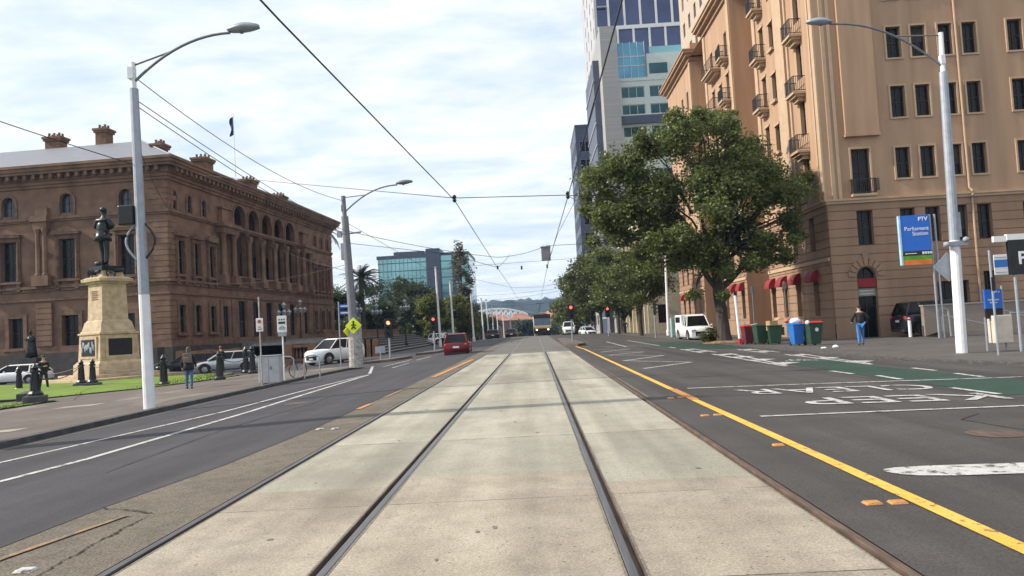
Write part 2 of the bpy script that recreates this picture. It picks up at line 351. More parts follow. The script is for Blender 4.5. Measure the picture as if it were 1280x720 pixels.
# kerbs
def kerb(pts, h, w, name='kerb', m='bluestone', off=.0):
    g = MB(); p = [Vector(q) for q in pts]; A, B = [], []
    for i, q in enumerate(p):
        d = (p[min(i + 1, len(p) - 1)] - p[max(i - 1, 0)]).normalized(); nr = Vector((-d.y, d.x)) * w / 2; A.append(q + nr); B.append(q - nr)
    n = len(p); v = []
    for S_, zz_ in ((A, off - .1), (A, off + h), (B, off + h), (B, off - .1)): v += [(q.x, q.y, gz(q.x, q.y) + zz_) for q in S_]
    g.add(v, [(k * n + i, k * n + i + 1, (k + 1) * n + i + 1, (k + 1) * n + i) for k in range(3) for i in range(n - 1)])
    return struct(g, name, m, bevel=.012)
def arc(cx, cy, r, a0, a1, n=10): return [(cx + r * cos(radians(a0 + (a1 - a0) * i / n)), cy + r * sin(radians(a0 + (a1 - a0) * i / n))) for i in range(n + 1)]
LK = [(-9.45, Y0), (-9.42, 20), (-9.3, 30), (-8.85, 37)] + arc(-10.4, 37.4, 1.6, 0, 90, 8)[0:] + [(-17.5, 40.6), (-17.9, 44), (-19.3, 47.5), (-22, 49.6), (-45, 50.6)]
LK[4:4] = []
kerb(LK, .12, .30)
g = MB(); poly(g, [(-9.6, Y0)] + [(-9.57, 20), (-9.45, 30), (-9.0, 37), (-9.1, 38), (-9.8, 38.75), (-10.4, 38.85), (-17.5, 40.45), (-18.05, 44), (-19.45, 47.4), (-22, 49.4), (-24, 49.5), (-24, Y0)][0:], .105)
poly(g, [(-24, Y0), (-24, 49.5), (-45, 50.4), (-80, 50.4), (-80, Y0)], .105); struct(g, 'footpath', 'path')
RK = [(10.55, 112), (10.55, 30), (10.6, 26), (10.9, 23)] + [(11.6, 20.6), (12.7, 18.8), (14.2, 17.6), (16.3, 17.1), (70, 17.1)]
kerb(RK, .055, .3)
g = MB(); poly(g, [(10.68, 112), (10.68, 30), (10.72, 26), (11.02, 23.1), (11.72, 20.7), (12.8, 18.95), (14.25, 17.75), (16.3, 17.25), (16.3, 112)][::-1], .045); strip(g, 16.3, 70, 17.25, 112, .045); struct(g, 'footpath', 'pathR')
# gutter strip, left
g = MB(); ribbon(g, [(-9.12, Y0), (-9.1, 20), (-9.0, 30), (-8.55, 37)], .32, .009); struct(g, 'gutter', 'pathR')
# lawns
def lawn(pts, lab):
    g = MB(); poly(g, pts, .14, .1); o = tag(g.build('lawn', 'grass'), lab, None, None, 'stuff')
    e = MB(); q = pts + [pts[0]]; ribbon(e, q, .22, .165); ribbon(e, q, .24, .12); struct(e, 'lawn_edging', 'bluestone')
    # blades
    xs_ = [p[0] for p in pts]; ys_ = [p[1] for p in pts]; b = MB(); k = 0
    def inside(x, y):
        c = False
        for i in range(len(pts)):
            x1, y1 = pts[i]; x2, y2 = pts[i - 1]
            if (y1 > y) != (y2 > y) and x < (x2 - x1) * (y - y1) / (y2 - y1) + x1: c = not c
        return c
    while k < 9000:
        x, y = random.uniform(min(xs_), max(xs_)), random.uniform(min(ys_), max(ys_)); 
        if inside(x, y):
            k += 1; a = random.uniform(0, pi); z = gz(x, y) + .13; w = random.uniform(.03, .06); h = random.uniform(.03, .07); dx, dy = w * cos(a), w * sin(a)
            b.add([(x - dx, y - dy, z), (x + dx, y + dy, z), (x + random.uniform(-.03, .03), y + random.uniform(-.03, .03), z + h)], [(0, 1, 2)])
    tag(b.build('grass_blades', 'grass'), 'short mown grass blades on the lawn', None, None, 'stuff')
lawn([(-17.9, 24.5), (-17.7, 27.6), (-23.5, 29.5), (-34, 29.5), (-34, 24.5)], 'lower lawn patch')
lawn([(-20.5, 31.2), (-17.4, 32.6), (-15.9, 35), (-15.5, 39.4), (-17.6, 40.7), (-18.5, 44.2), (-20, 47), (-23, 48.7), (-42, 49.3), (-42, 31.2)], 'bright lawn around the monument')
# road markings
def mark(name, m, build):
    g = MB(); build(g); struct(g, name, m)
mark('bike_lane_marking', 'white', lambda g: (ribbon(g, [(-7.1, -2), (-6.75, 7), (-6.3, 10.5), (-6.22, 16), (-6.35, 22.3), (-6.42, 29)], .13, .010), ribbon(g, [(-8.3, 2), (-7.86, 10.9), (-7.04, 16.9), (-6.85, 23.6), (-6.55, 28.6)], .11, .010),
     ribbon(g, [(-6.6, 30), (-8.2, 38)], .12, .01), ribbon(g, [(-6.45, 34), (-6.4, 38)], .12, .01), ribbon(g, [(-6.6, 42), (-6.5, 47)], .12, .01), ribbon(g, [(-8.4, 40), (-6.6, 41)], .12, .01), ribbon(g, [(-7.3, 36), (-7.2, 44)], .1, .01)))
mark('faded_lane_line', 'faded', lambda g: (ribbon(g, [(-3.9, 4.4), (-3.8, 5.27), (-3.52, 6.4)], [.07, .07, .05], .010), ribbon(g, [(-3.42, 17), (-3.38, 19)], .1, .01)))
mark('orange_lane_line', 'orange', lambda g: (ribbon(g, [(-3.47, 14.6), (-3.44, 15.6)], .11, .01), ribbon(g, [(-3.2, 23.5), (-2.98, 36)], .17, .01), ribbon(g, [(2.68, 13.2), (2.69, 15.4)], .15, .013)))
mark('tram_lane_line', 'yellow', lambda g: (ribbon(g, [(2.70, -3), (2.69, 6), (2.67, 13), (2.68, 30), (2.70, 42.6), (2.62, 44.5), (2.52, 48)], .13, .008)))
mark('zigzag_marking', 'white', lambda g: [ribbon(g, [a, b], .13, .006) for a, b in zip([(3.15, 22.6), (5.1, 25.3), (3.15, 27.7), (5.15, 31), (3.15, 33.1), (5.0, 35.4), (3.1, 37.0), (4.9, 40)], [(5.1, 25.3), (3.15, 27.7), (5.15, 31), (3.15, 33.1), (5.0, 35.4), (3.1, 37.0), (4.9, 40), (3.1, 41.3)])])
mark('cross_line', 'white', lambda g: (ribbon(g, [(3.0, 15.45), (6, 15.6), (12, 15.7)], .11, .009), ribbon(g, [(3.05, 10.68), (5, 10.85), (9, 11.1)], .1, .009)))
mark('painted_median_nose', 'white', lambda g: poly(g, [(2.93, 6.72), (3.0, 6.58), (3.12, 6.50), (3.4, 6.46), (7, 6.5), (7, 6.95), (3.4, 6.9), (3.1, 6.86), (2.98, 6.8)], .007))
mark('green_bike_lane', 'green', lambda g: (poly(g, [(7.45, 12.4), (9.6, 12.9), (9.05, 18), (8.95, 23.5), (8.0, 25.2), (7.35, 22.5), (7.3, 18), (7.4, 15)], .005), poly(g, [(7.2, 36.5), (10.2, 36.5), (10.3, 52), (7.2, 52)], .005)))
def ladder(g):
    for xa, xb, ya, yb, n in ((6.95, 7.75, 21.5, 30.8, 6), (6.95, 7.6, 32, 37.5, 3), (9.1, 9.75, 21, 28.5, 5), (9.0, 9.6, 30, 34.8, 3)):
        ribbon(g, [(xa, ya), (xa + .1, yb)], .12, .009); ribbon(g, [(xb if ya > 22 else xa + .15, ya + .4), (xb, yb)], .12, .009)
        m_ = max(2, int((yb - ya) / 1.9))
        for k in range(m_):
            y = ya + (yb - ya) * (k + .6) / m_; ribbon(g, [(xa + .05, y - .25), (xb - .02, y + .45)], .55, .0095)
    for a, b in (((7.45, 12.6), (7.38, 13.9)), ((7.5, 16.0), (7.55, 17.2)), ((7.3, 17.9), (7.25, 19.1)), ((9.15, 16.0), (9.2, 17.1)), ((9.3, 18.1), (9.3, 19.2)), ((9.05, 13.6), (9.1, 14.4)), ((5.2, 44), (5.4, 58)), ((7.1, 39), (7.15, 41)), ((7.1, 44), (7.2, 60)), ((3.9, 43.5), (6.9, 43.9)), ((3.9, 46), (6.9, 46.5))):
        ribbon(g, [a, b], .13, .009)
mark('bike_lane_marking', 'white', ladder)
def bikesym(g):
    for c in ((8.0, 24.1), (8.55, 24.1)): ribbon(g, arc(c[0], c[1], .2, 0, 360, 14), .05, .010)
    ribbon(g, [(8.0, 24.1), (8.15, 24.9), (8.4, 24.9), (8.28, 24.1), (8.15, 24.9)], .05, .011); ribbon(g, [(8.4, 24.9), (8.55, 24.1)], .05, .011)
mark('bicycle_symbol', 'white', bikesym)
for wd, x, y, w, h in (('KEEP', 5.72, 12.36, 3.05, .98), ('CLEAR', 5.45, 14.25, 3.45, 1.0)):
    T = Matrix.Translation((x, y, 0)) @ Matrix.Rotation(pi, 4, 'Z'); o = text(wd, 1, 'road_lettering', 'white', None, Matrix.Identity(4), 0, bold=.004)
    bb = [v.co.copy() for v in o.data.vertices]; x0, x1 = min(v.x for v in bb), max(v.x for v in bb); y0, y1 = min(v.y for v in bb), max(v.y for v in bb)
    for v in o.data.vertices:
        p = T @ Vector((((v.co.x - x0) / (x1 - x0) - .5) * w, ((v.co.y - y0) / (y1 - y0) - .5) * h, 0)); v.co = (p.x, p.y, gz(p.x, p.y) + .0105)
    tag(o, kind='structure')
def jag(g, pts, ws, off):
    P_, W_ = [], []
    for (a, b), (c, d), w0, w1 in zip(pts, pts[1:], ws, ws[1:]):
        for i in range(7): q = i / 7; P_.append((a + (c - a) * q + random.uniform(-.010, .010), b + (d - b) * q + random.uniform(-.008, .008))); W_.append((w0 + (w1 - w0) * q) * random.uniform(.35, 1.3))
    ribbon(g, P_, W_, off)
mark('road_crack', 'black', lambda g: (jag(g, [(-3.17, 4.5), (-3.21, 4.85), (-3.25, 5.11), (-3.235, 5.25), (-3.27, 5.43), (-3.28, 5.64), (-3.265, 5.78), (-3.30, 5.93), (-3.285, 6.08), (-3.30, 6.2), (-3.28, 6.33)], [.02, .02, .012, .02, .012, .022, .026, .016, .02, .012, .008], .006),
     jag(g, [(-3.30, 6.40), (-3.40, 6.46), (-3.47, 6.53), (-3.6, 6.60), (-3.75, 6.71), (-3.9, 6.75), (-4.02, 6.9)], [.012, .022, .014, .022, .014, .02, .01], .011)))
def blots(g, n, xr, yr, sz):
    for i in range(n):
        x, y = random.uniform(*xr), random.uniform(*yr); q = random.uniform(*sz); k = random.randint(9, 13); el = random.uniform(1, 2.6)
        poly(g, [(x + q * cos(2 * pi * j / k) * random.uniform(.6, 1.2), y + el * q * sin(2 * pi * j / k) * random.uniform(.7, 1.2)) for j in range(k)], .0035)
M['oil'] = surf('oil_stain', (.16, .142, .115), (.2, .178, .145), (.12, .105, .088), 3, 60, .5, .7)
mark('oil_stains', 'oil', lambda g: (blots(g, 26, (-.9, .1), (3.5, 30), (.008, .035)), blots(g, 14, (-2.4, -1.7), (5, 30), (.008, .03)), blots(g, 14, (.9, 1.5), (4.5, 30), (.008, .03))))
M['sealed'] = surf('crack_sealant', (.018, .017, .018), (.025, .024, .024), (.015, .014, .014), 3, 60, .4, .5)
mark('crack_sealing', 'sealed', lambda g: (jag(g, [(5.2, 5.5), (5.6, 7.5), (5.3, 9.8), (5.9, 10.4)], [.02, .03, .025, .01], .0045), jag(g, [(-5.2, 9), (-5.4, 13), (-5.1, 17), (-5.3, 22)], [.02, .03, .03, .01], .0085), jag(g, [(3.2, 18.5), (5.0, 18.8), (7.0, 18.4)], [.03, .04, .02], .0045), jag(g, [(-9.0, 15.2), (-6.9, 15.6), (-4.0, 15.3)], [.02, .03, .02], .0085)))
mark('repair_patch', 'oldasphalt', lambda g: ribbon(g, [(2.0, 14), (2.0, 20), (1.98, 26)], .06, .004))
for i, (x, y, w) in enumerate([(2.16, 5.65, 0), (2.31, 5.67, 0), (2.12, 9.05, 0), (2.16, 10.6, 0), (2.36, 10.75, 0), (2.14, 12.35, 0), (2.32, 12.5, 0), (-3.62, 4.95, 1), (-3.15, 12.3, 1), (-3.0, 12.3, 1)]):
    pass
RM = [(1090, 5)]
for i, (x, y, w) in enumerate([(2.35, 5.6, 0), (2.53, 5.6, 0), (2.52, 8.24, 0), (2.35, 10.96, 0), (2.54, 11.0, 0), (2.34, 13.6, 0), (2.53, 13.69, 0), (-3.38, 4.92, 1), (-3.38, 11.7, 1), (-3.12, 11.6, 1)]):
    g = MB(); g.taper(0, 0, 0, .018, .125, .10, .10, .075); z = gz(x, y)
    o = g.build('road_stud', 'white' if w else 'orange', None, bevel=.004, loc=(x, y, z + .001)); o.rotation_euler.z = random.uniform(-.1, .1)
    tag(o, ('worn white road stud on the old asphalt strip, ' + ['nearest the cracked patch', 'left one of the far pair', 'right one of the far pair'][i - 7]) if w else 'orange road stud left of the yellow line, ' + ['left one of the nearest pair', 'right one of the nearest pair', 'single stud without a partner', 'left one of the middle pair', 'right one of the middle pair', 'left one of the farthest pair', 'right one of the farthest pair'][i], 'road stud', 'studs beside the tram lines')

def each(name, m, par, jobs):
    for j in jobs:
        g = MB(); j(g); g.build(name, m, par)
# ---------------- facade kit ----------------
class Fac:
    """wall plane with holes: P(s,z,d) = o + s*u + z*up + d*n (n outward)"""
    def __init__(s, o, u, n): s.o = Vector(o); s.u = Vector(u); s.n = Vector(n); s.k = Vector((0, 0, 1))
    def P(s, a, z, d=0): return s.o + s.u * a + s.k * z + s.n * d
    def box(s, mb, a0, a1, z0, z1, d0, d1):
        v = [s.P(a, z, d) for z in (z0, z1) for d in (d0, d1) for a in (a0, a1)]
        return mb.add(v, ((0, 2, 3, 1), (4, 5, 7, 6), (0, 1, 5, 4), (2, 6, 7, 3), (0, 4, 6, 2), (1, 3, 7, 5)))
    def wall(s, mb, a0, a1, z0, z1, holes=(), depth=.3, grooves=(), gd=.05, base=0):
        A = sorted({a0, a1} | {x for h in holes for x in h[:2] if a0 < x < a1}); gr = [g for g in grooves if z0 < g[0] and g[1] < z1]
        Z = sorted({z0, z1} | {x for h in holes for x in h[2:4] if z0 < x < z1} | {x for g in gr for x in g})
        for i in range(len(A) - 1):
            for j in range(len(Z) - 1):
                ca, cz = (A[i] + A[i + 1]) / 2, (Z[j] + Z[j + 1]) / 2
                if any(h[0] < ca < h[1] and h[2] < cz < h[3] for h in holes): continue
                d = base - (gd if any(g[0] < cz < g[1] for g in gr) else 0)
                mb.quad(s.P(A[i], Z[j], d), s.P(A[i + 1], Z[j], d), s.P(A[i + 1], Z[j + 1], d), s.P(A[i], Z[j + 1], d))
                if d != base:
                    for zz_ in (Z[j], Z[j + 1]): mb.quad(s.P(A[i], zz_, d), s.P(A[i + 1], zz_, d), s.P(A[i + 1], zz_, base), s.P(A[i], zz_, base))
        for h in holes:
            a, b, c, e = h[:4]; q = -depth
            mb.quad(s.P(a, c, base), s.P(a, e, base), s.P(a, e, q), s.P(a, c, q)); mb.quad(s.P(b, c, base), s.P(b, c, q), s.P(b, e, q), s.P(b, e, base))
            mb.quad(s.P(a, c, base), s.P(a, c, q), s.P(b, c, q), s.P(b, c, base)); mb.quad(s.P(a, e, base), s.P(b, e, base), s.P(b, e, q), s.P(a, e, q))
            if len(h) > 4 and h[4]:   # arch top: fill the spandrels
                r = (b - a) / 2; cx = (a + b) / 2; zc = e - r; n = 10; pr = [(cx + r * cos(pi * k / n), zc + r * sin(pi * k / n)) for k in range(n + 1)]
                for d in (base - .001,):
                    for k in range(n):
                        p, q2 = pr[k], pr[k + 1]
                        mb.quad(s.P(p[0], p[1], d), s.P(q2[0], q2[1], d), s.P(q2[0], e, d), s.P(p[0], e, d))
                        mb.quad(s.P(p[0], p[1], d), s.P(q2[0], q2[1], d), s.P(q2[0], q2[1], q), s.P(p[0], p[1], q))
    def pane(s, mb, a0, a1, z0, z1, d, fr=.07, mull=1, trans=1, f2=None):
        mb.quad(s.P(a0, z0, d), s.P(a1, z0, d), s.P(a1, z1, d), s.P(a0, z1, d))
        f = f2 if f2 is not None else MB(); e = d + .04
        s.box(f, a0, a0 + fr, z0, z1, d + .002, e); s.box(f, a1 - fr, a1, z0, z1, d + .002, e); s.box(f, a0 + fr, a1 - fr, z0, z0 + fr, d + .002, e); s.box(f, a0 + fr, a1 - fr, z1 - fr, z1, d + .002, e)
        for k in range(mull): x = a0 + (a1 - a0) * (k + 1) / (mull + 1); s.box(f, x - fr * .35, x + fr * .35, z0 + fr, z1 - fr, d + .002, e)
        for k in range(trans): x = z0 + (z1 - z0) * (k + 1) / (trans + 1); s.box(f, a0 + fr, a1 - fr, x - fr * .4, x + fr * .4, d + .003, e + .005)
        return f
    def window(s, par, a0, a1, z0, z1, depth=.25, gm='glass', fm='frame', mull=1, trans=1, name='window', surround=None, curtain=False):
        g = MB(); f = MB(); s.pane(g, a0, a1, z0, z1, -depth + .01, mull=mull, trans=trans, f2=f); w = g.build(name, gm, par)
        f.build('frame', fm, w)
        return w
def cornice(mb, F, a0, a1, prof, e0=0, e1=0):
    """prof: list of (z0,z1,projection)"""
    for z0, z1, d in prof: F.box(mb, a0 - d * e0, a1 + d * e1, z0, z1, 0, d)

# ---------------- treasury building (left) ----------------
TB = thing('treasury_building', 'brown sandstone palazzo with arcaded loggia, quoins and chimneys behind the monument', 'building', (-30, 62, 0), -radians(4.3))
FS = Fac((0, 0, 0), (0, 1, 0), (1, 0, 0)); FN = Fac((0, 0, 0), (-1, 0, 0), (0, -1, 0)); LEN, WID = 40.2, 30
att = [.95, 3.45, 5.95]; pia = [1.35, 4.15, 7.05]
attS = [(c - .36, c + .36, 13.0, 14.5, 1) for c in [1.05, 3.5, 6.0, 34.0, 36.3, 38.6]]
piaS = [(c - .5, c + .5, 7.5, 10.35) for c in [1.75, 4.4, 7.05, 33.3, 35.8, 38.2]]
grdS = [(c - .5, c + .5, 2.5, 4.85) for c in [1.75, 4.4, 7.05, 33.3, 35.8, 38.2]]
arcs = [13.1 + 3.2 * k for k in range(5)]
arcH = [(c - 1.3, c + 1.3, 7.2, 15.05, 1) for c in arcs]
dorS = [(c - .78, c + .78, 1.4, 5.5) for c in arcs] + [(9.2, 10.2, 2.0, 4.9), (29.6, 30.6, 2.0, 4.9)]
g = MB(); FS.wall(g, 0, LEN, 1.35, 15.9, attS + piaS + grdS + arcH + dorS, .45)
cN = [3.6, 8.9, 14.2, 19.5, 24.8]
attN = [(c - .6, c + .6, 13.1, 14.75, 1) for c in cN]; piaN = [(c - .72, c + .72, 7.55, 10.9) for c in cN]
grdN = [(3.0, 4.3, 1.5, 4.3), (8.0, 9.5, 1.5, 4.45), (13.0, 14.3, 1.9, 4.4), (18.8, 20.1, 1.9, 4.4), (24.1, 25.4, 1.9, 4.4)]
FN.wall(g, 0, WID, 1.35, 15.9, attN + piaN + grdN, .4)
g.quad((0, LEN, 1.3), (-WID, LEN, 1.3), (-WID, LEN, 15.9), (0, LEN, 15.9)); g.quad((-WID, 0, 1.3), (-WID, LEN, 1.3), (-WID, LEN, 15.9), (-WID, 0, 15.9))
g.build('wall', 'sand', TB)
# loggia interior: shade of the deep recess put into a darker stone colour
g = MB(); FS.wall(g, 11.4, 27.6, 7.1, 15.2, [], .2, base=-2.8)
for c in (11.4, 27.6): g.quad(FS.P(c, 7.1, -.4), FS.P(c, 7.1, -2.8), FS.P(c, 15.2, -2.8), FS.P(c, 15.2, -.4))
FS.box(g, 11.4, 27.6, 15.2, 15.3, -2.8, -.45); FS.box(g, 11.4, 27.6, 7.0, 7.12, -2.8, -.45); g.build('loggia', mat('loggia_shade', (.07, .043, .03), .9, amt=.2), TB)
for c in arcs:
    w = FS.window(TB, c - .6, c + .6, 7.6, 11.0, 2.76, 'glass', 'frame', 1, 1, 'loggia_window')
    w2 = FS.window(TB, c - .78, c + .78, 1.4, 5.5, .2, 'glass', 'frame', 1, 1, 'doorway')
for h in attS: FS.window(TB, *h[:4], .13, 'glassblue', 'frame', 1, 1, 'attic_window')
for h in attN: FN.window(TB, *h[:4], .3, 'glassblue', 'frame', 1, 1, 'attic_window')
for h in piaS + grdS + dorS[5:]: FS.window(TB, *h[:4], .14, 'glass', 'frame', 1, 1)
for h in piaN + grdN: FN.window(TB, *h[:4], .35, 'glass', 'frame', 1, 1)
# cornice: frieze, dentils, corona
g = MB(); pr = [(15.35, 15.6, .14), (15.6, 15.9, .26), (15.9, 16.38, .4), (16.38, 16.62, .9), (16.62, 16.9, 1.02), (16.9, 17.12, 1.14)]
for z0, z1, d in pr:
    g.box(-WID - d, d, -d, LEN + d, z0, z1)
for F, l in ((FS, LEN), (FN, WID)):
    k = .25
    while k < l: F.box(g, k, k + .28, 16.0, 16.37, .4, .82); k += .78
g.build('cornice', 'sand', TB)
# string courses
g = MB()
for F, l in ((FS, LEN), (FN, WID)):
    F.box(g, -.12 if F is FS else 0, l, 12.45, 12.62, 0, .12); F.box(g, -.22 if F is FS else 0, l, 12.62, 12.85, 0, .22)
    F.box(g, -.1 if F is FS else 0, l, 6.55, 6.8, 0, .1); F.box(g, -.25 if F is FS else 0, l, 6.8, 7.0, 0, .25); F.box(g, -.12 if F is FS else 0, l, 5.75, 5.95, 0, .12)
    F.box(g, -.2 if F is FS else 0, l, 1.35, 1.9, 0, .2)
g.build('string_course', 'sanddk', TB)
# quoins: one stack per corner
def quoin(which):
    def f(g):
        if which == 0: FS.box(g, 0, .9, 1.9, 15.35, -.1, .03)
        elif which == 1: FN.box(g, .06, 1.2, 1.9, 15.35, -.1, .03)
        else: FS.box(g, LEN - .9, LEN, 1.9, 15.35, -.1, .03)
        z = 1.95; k = 0
        while z < 15.0:
            if not (5.4 < z < 6.9 or 12.1 < z < 12.8):
                w = 1.35 if k % 2 else .95
                if which == 0: FS.box(g, -.07, w, z, z + .40, .0, .075)
                elif which == 1: FN.box(g, .0, w + .3, z, z + .40, 0, .075)
                else: FS.box(g, LEN - w, LEN + .05, z, z + .4, 0, .075)
            z += .47; k += 1
    return f
each('quoins', 'sand', TB, [quoin(0), quoin(1), quoin(2)])
def pier(F, a, b, d):
    def f(g):
        F.box(g, a + .04, b - .04, 1.92, 5.5, 0, d - .04); z = 1.95
        while z < 5.2: F.box(g, a, b, z, z + .38, 0, d); z += .46
    return f
each('rusticated_pier', 'sand', TB, [pier(FS, c - .68, c + .68, .09) for c in [11.5] + [c + 1.6 for c in arcs]] + [pier(FS, a, b, .1) for a, b in ((8.5, 9.0), (30.8, 32))] + [pier(FN, a, b, .3) for a, b in ((10.3, 11.7), (16.4, 17.4), (21.4, 22.4))])
def col(g, F, a, d, z0, z1, r=.24):
    p = F.P(a, 0, d); g.lathe([(r * 1.35, z0), (r * 1.35, z0 + .15), (r * 1.05, z0 + .25), (r, z0 + .5), (r * .88, z1 - .5), (r * 1.0, z1 - .42), (r * 1.45, z1 - .12), (r * 1.45, z1)], (p.x, p.y, 0), 12)
for a0 in (8.4, 28.6):
    def pav(g):
        for a in (a0 + .35, a0 + 2.5): FS.box(g, a - .4, a + .4, 7.0, 7.8, 0, .75); FS.box(g, a - .36, a + .36, 7.8, 11.8, 0, .12)
        FS.box(g, a0 - .15, a0 + 3.0, 11.8, 12.4, 0, .78); FS.box(g, a0 - .3, a0 + 3.15, 12.4, 12.75, 0, .95)
        FS.box(g, a0 + .2, a0 + 2.65, 12.75, 13.6, 0, .5); FS.box(g, a0 + .5, a0 + 2.3, 13.6, 14.2, 0, .35); FS.box(g, a0 + .2, a0 + 2.6, 14.2, 14.35, 0, .5)
    each('pavilion', 'sand', TB, [pav])
    each('column', 'sand', TB, [lambda g, a=a: col(g, FS, a, .42, 7.8, 11.8) for a in (a0 + .35, a0 + 2.5)])
for k in range(6):
    a = 11.5 + 3.2 * k
    for da in ((-.14, .14) if 0 < k < 5 else (0,)): each('column', 'sand', TB, [lambda g: col(g, FS, a + da, .22, 7.75, 11.7, .19)])
    each('column_pedestal', 'sand', TB, [lambda g: FS.box(g, a - .36, a + .36, 11.7, 12.1, -.3, .5), lambda g: FS.box(g, a - .55, a + .55, 6.99, 7.75, 0, .5)])
def balrow(c):
    def f(g):
        for j in range(9): FS.box(g, c - 1.05 + j * .26, c - .97 + j * .26, 7.0, 7.82, .05, .13)
        FS.box(g, c - 1.05, c + 1.05, 7.8, 7.95, 0, .22)
    return f
each('balustrade', 'sand', TB, [balrow(c) for c in arcs])
for a in (11.0, 16.9, 21.9):
    each('column_pedestal', 'sand', TB, [lambda g: FN.box(g, a - .75, a + .75, 7.0, 7.85, 0, .7)])
    for da in (-.32, .32):
        q = FN.P(a + da, 0, .38); each('column', 'sand', TB, [lambda g: g.lathe([(.27, 7.85), (.27, 8.0), (.2, 8.1), (.18, 11.4), (.28, 11.7), (.28, 11.8)], (q.x, q.y, 0), 12)])
    each('entablature', 'sand', TB, [lambda g: (FN.box(g, a - .62, a + .62, 11.8, 12.4, 0, .6), FN.box(g, a - .75, a + .75, 12.4, 12.9, .0, .75), FN.box(g, a - .55, a + .55, 12.9, 13.6, 0, .4))])
# arch mouldings
for F, c, r, zc, w in [(FS, c, 1.3, 13.75, .2) for c in arcs] + [(FS, (h[0] + h[1]) / 2, .36, h[3] - .36, .2) for h in attS] + [(FN, (h[0] + h[1]) / 2, .6, h[3] - .6, .22) for h in attN]:
    n = 12; g = MB()
    for k in range(n):
        t0, t1 = pi * k / n, pi * (k + 1) / n
        q = [F.P(c + R_ * cos(t), zc + R_ * sin(t), d) for d in (.0, .1) for R_, t in ((r, t0), (r + w, t0), (r + w, t1), (r, t1))]
        g.add(q, ((4, 5, 6, 7), (0, 1, 5, 4), (1, 2, 6, 5), (2, 3, 7, 6), (3, 0, 4, 7)))
    zb = 12.9 if r < 1 else 12.1
    for a, b in ((c - r - w, c - r), (c + r, c + r + w)): F.box(g, a, b, zb, zc, 0, .1)
    g.build('arch_moulding', 'sanddk', TB)
# window surrounds with pediments
def surround(F, a0, a1, z0, z1, ped, n):
    g = MB(); w = .26 if a1 - a0 < 1.2 else .34
    for a, b in ((a0 - w, a0), (a1, a1 + w)): F.box(g, a, b, z0 - .05, z1 + .1, 0, .16)
    F.box(g, a0 - w, a1 + w, z1, z1 + .35, .02, .14); F.box(g, a0 - w - .15, a1 + w + .15, z0 - .25, z0 - .05, 0, .3)
    if ped:
        F.box(g, a0 - w - .15, a1 + w + .15, z1 + .35, z1 + .55, 0, .42)
        c = (a0 + a1) / 2; h = w + .2 + (a1 - a0) / 2
        if ped == 1: g.prism([F.P(c - h, z1 + .55, 0), F.P(c + h, z1 + .55, 0), F.P(c, z1 + 1.05, 0)], F.n * .45)
        else: g.prism([F.P(c + h * cos(t) * 1.0, z1 + .55 + .45 * sin(t), 0) for t in [pi * k / 8 for k in range(9)]], F.n * .42)
        F.box(g, a0 - w, a0, z0 - .9, z0 - .25, 0, .25); F.box(g, a1, a1 + w, z0 - .9, z0 - .25, 0, .25)
        p = [F.P(a, 0, .2) for a in (a0 - w * .5, a1 + w * .5)]
        for q in p: g.lathe([(.13, z0), (.1, z0 + .2), (.09, z1 - .1), (.14, z1 + .05)], (q.x, q.y, 0), 8)
    g.build('window_surround', 'sanddk', TB)
for i, h in enumerate(piaS): surround(FS, *h[:4], 2 if i % 2 == 0 else 1, 0)
for i, h in enumerate(piaN): surround(FN, *h[:4], 1, 0)
for h in grdS: surround(FS, *h[:4], 0, 0)
for h in grdN: surround(FN, *h[:4], 0, 0)
g = MB(); FS.box(g, -.35, LEN + .3, -1.5, 1.35, -1, .35); FN.box(g, .36, WID, -1.5, 1.35, -1, .35); g.build('plinth', 'plinth', TB)
g = MB(); r = .45   # hipped metal roof
b0 = [(-WID - .9, -.9), (.9, -.9), (.9, LEN + .9), (-WID - .9, LEN + .9)]; i1 = [(-WID + 5, 5.5), (-5.5, 5.5), (-5.5, LEN - 6), (-WID + 5, LEN - 6)]
g.add([(x * .99, y, 17.13) for x, y in b0] + [(x, y, 20.3) for x, y in i1], ((0, 1, 5, 4), (1, 2, 6, 5), (2, 3, 7, 6), (3, 0, 4, 7), (4, 5, 6, 7)))
for k in range(4):
    a, b = Vector((*b0[k], 17.15)), Vector((*i1[k], 20.35)); g.tube([a, b], .08, 6)
RF = g.build('roof', 'lead', TB)
g = MB()
def chimney(x, y, z, w, l, h):
    g = MB(); g.box(x - w / 2, x + w / 2, y - l / 2, y + l / 2, z - 2.2, z + h - .5); g.box(x - w / 2 - .12, x + w / 2 + .12, y - l / 2 - .12, y + l / 2 + .12, z + h - .5, z + h - .3); g.box(x - w / 2 - .2, x + w / 2 + .2, y - l / 2 - .2, y + l / 2 + .2, z + h - .3, z + h - .1)
    n = max(2, int(w / .38))
    for k in range(n):
        for j in (-1, 1): g.lathe([(.13, z + h - .1), (.1, z + h + .28), (.13, z + h + .3)], (x - w / 2 + w * (k + .5) / n, y + j * l * .22, 0), 7)
    g.build('chimney', 'sandor' if h > 1 else 'sanddk', RF)
chimney(-14.2, 6, 19.3, 1.5, 1.0, 2.2); chimney(-12.4, 9, 19.3, 1.6, 1.0, 1.4); chimney(-9.4, 6, 19.5, 1.05, 1.05, 2.4)
chimney(-2.2, 3, 18.3, .9, 1.0, .9)
for yy, h in ((11.2, 1.35), (21.2, 1.1), (29.5, .7)): chimney(-2.6, yy, 18.4, 1.3, 1.6, h)
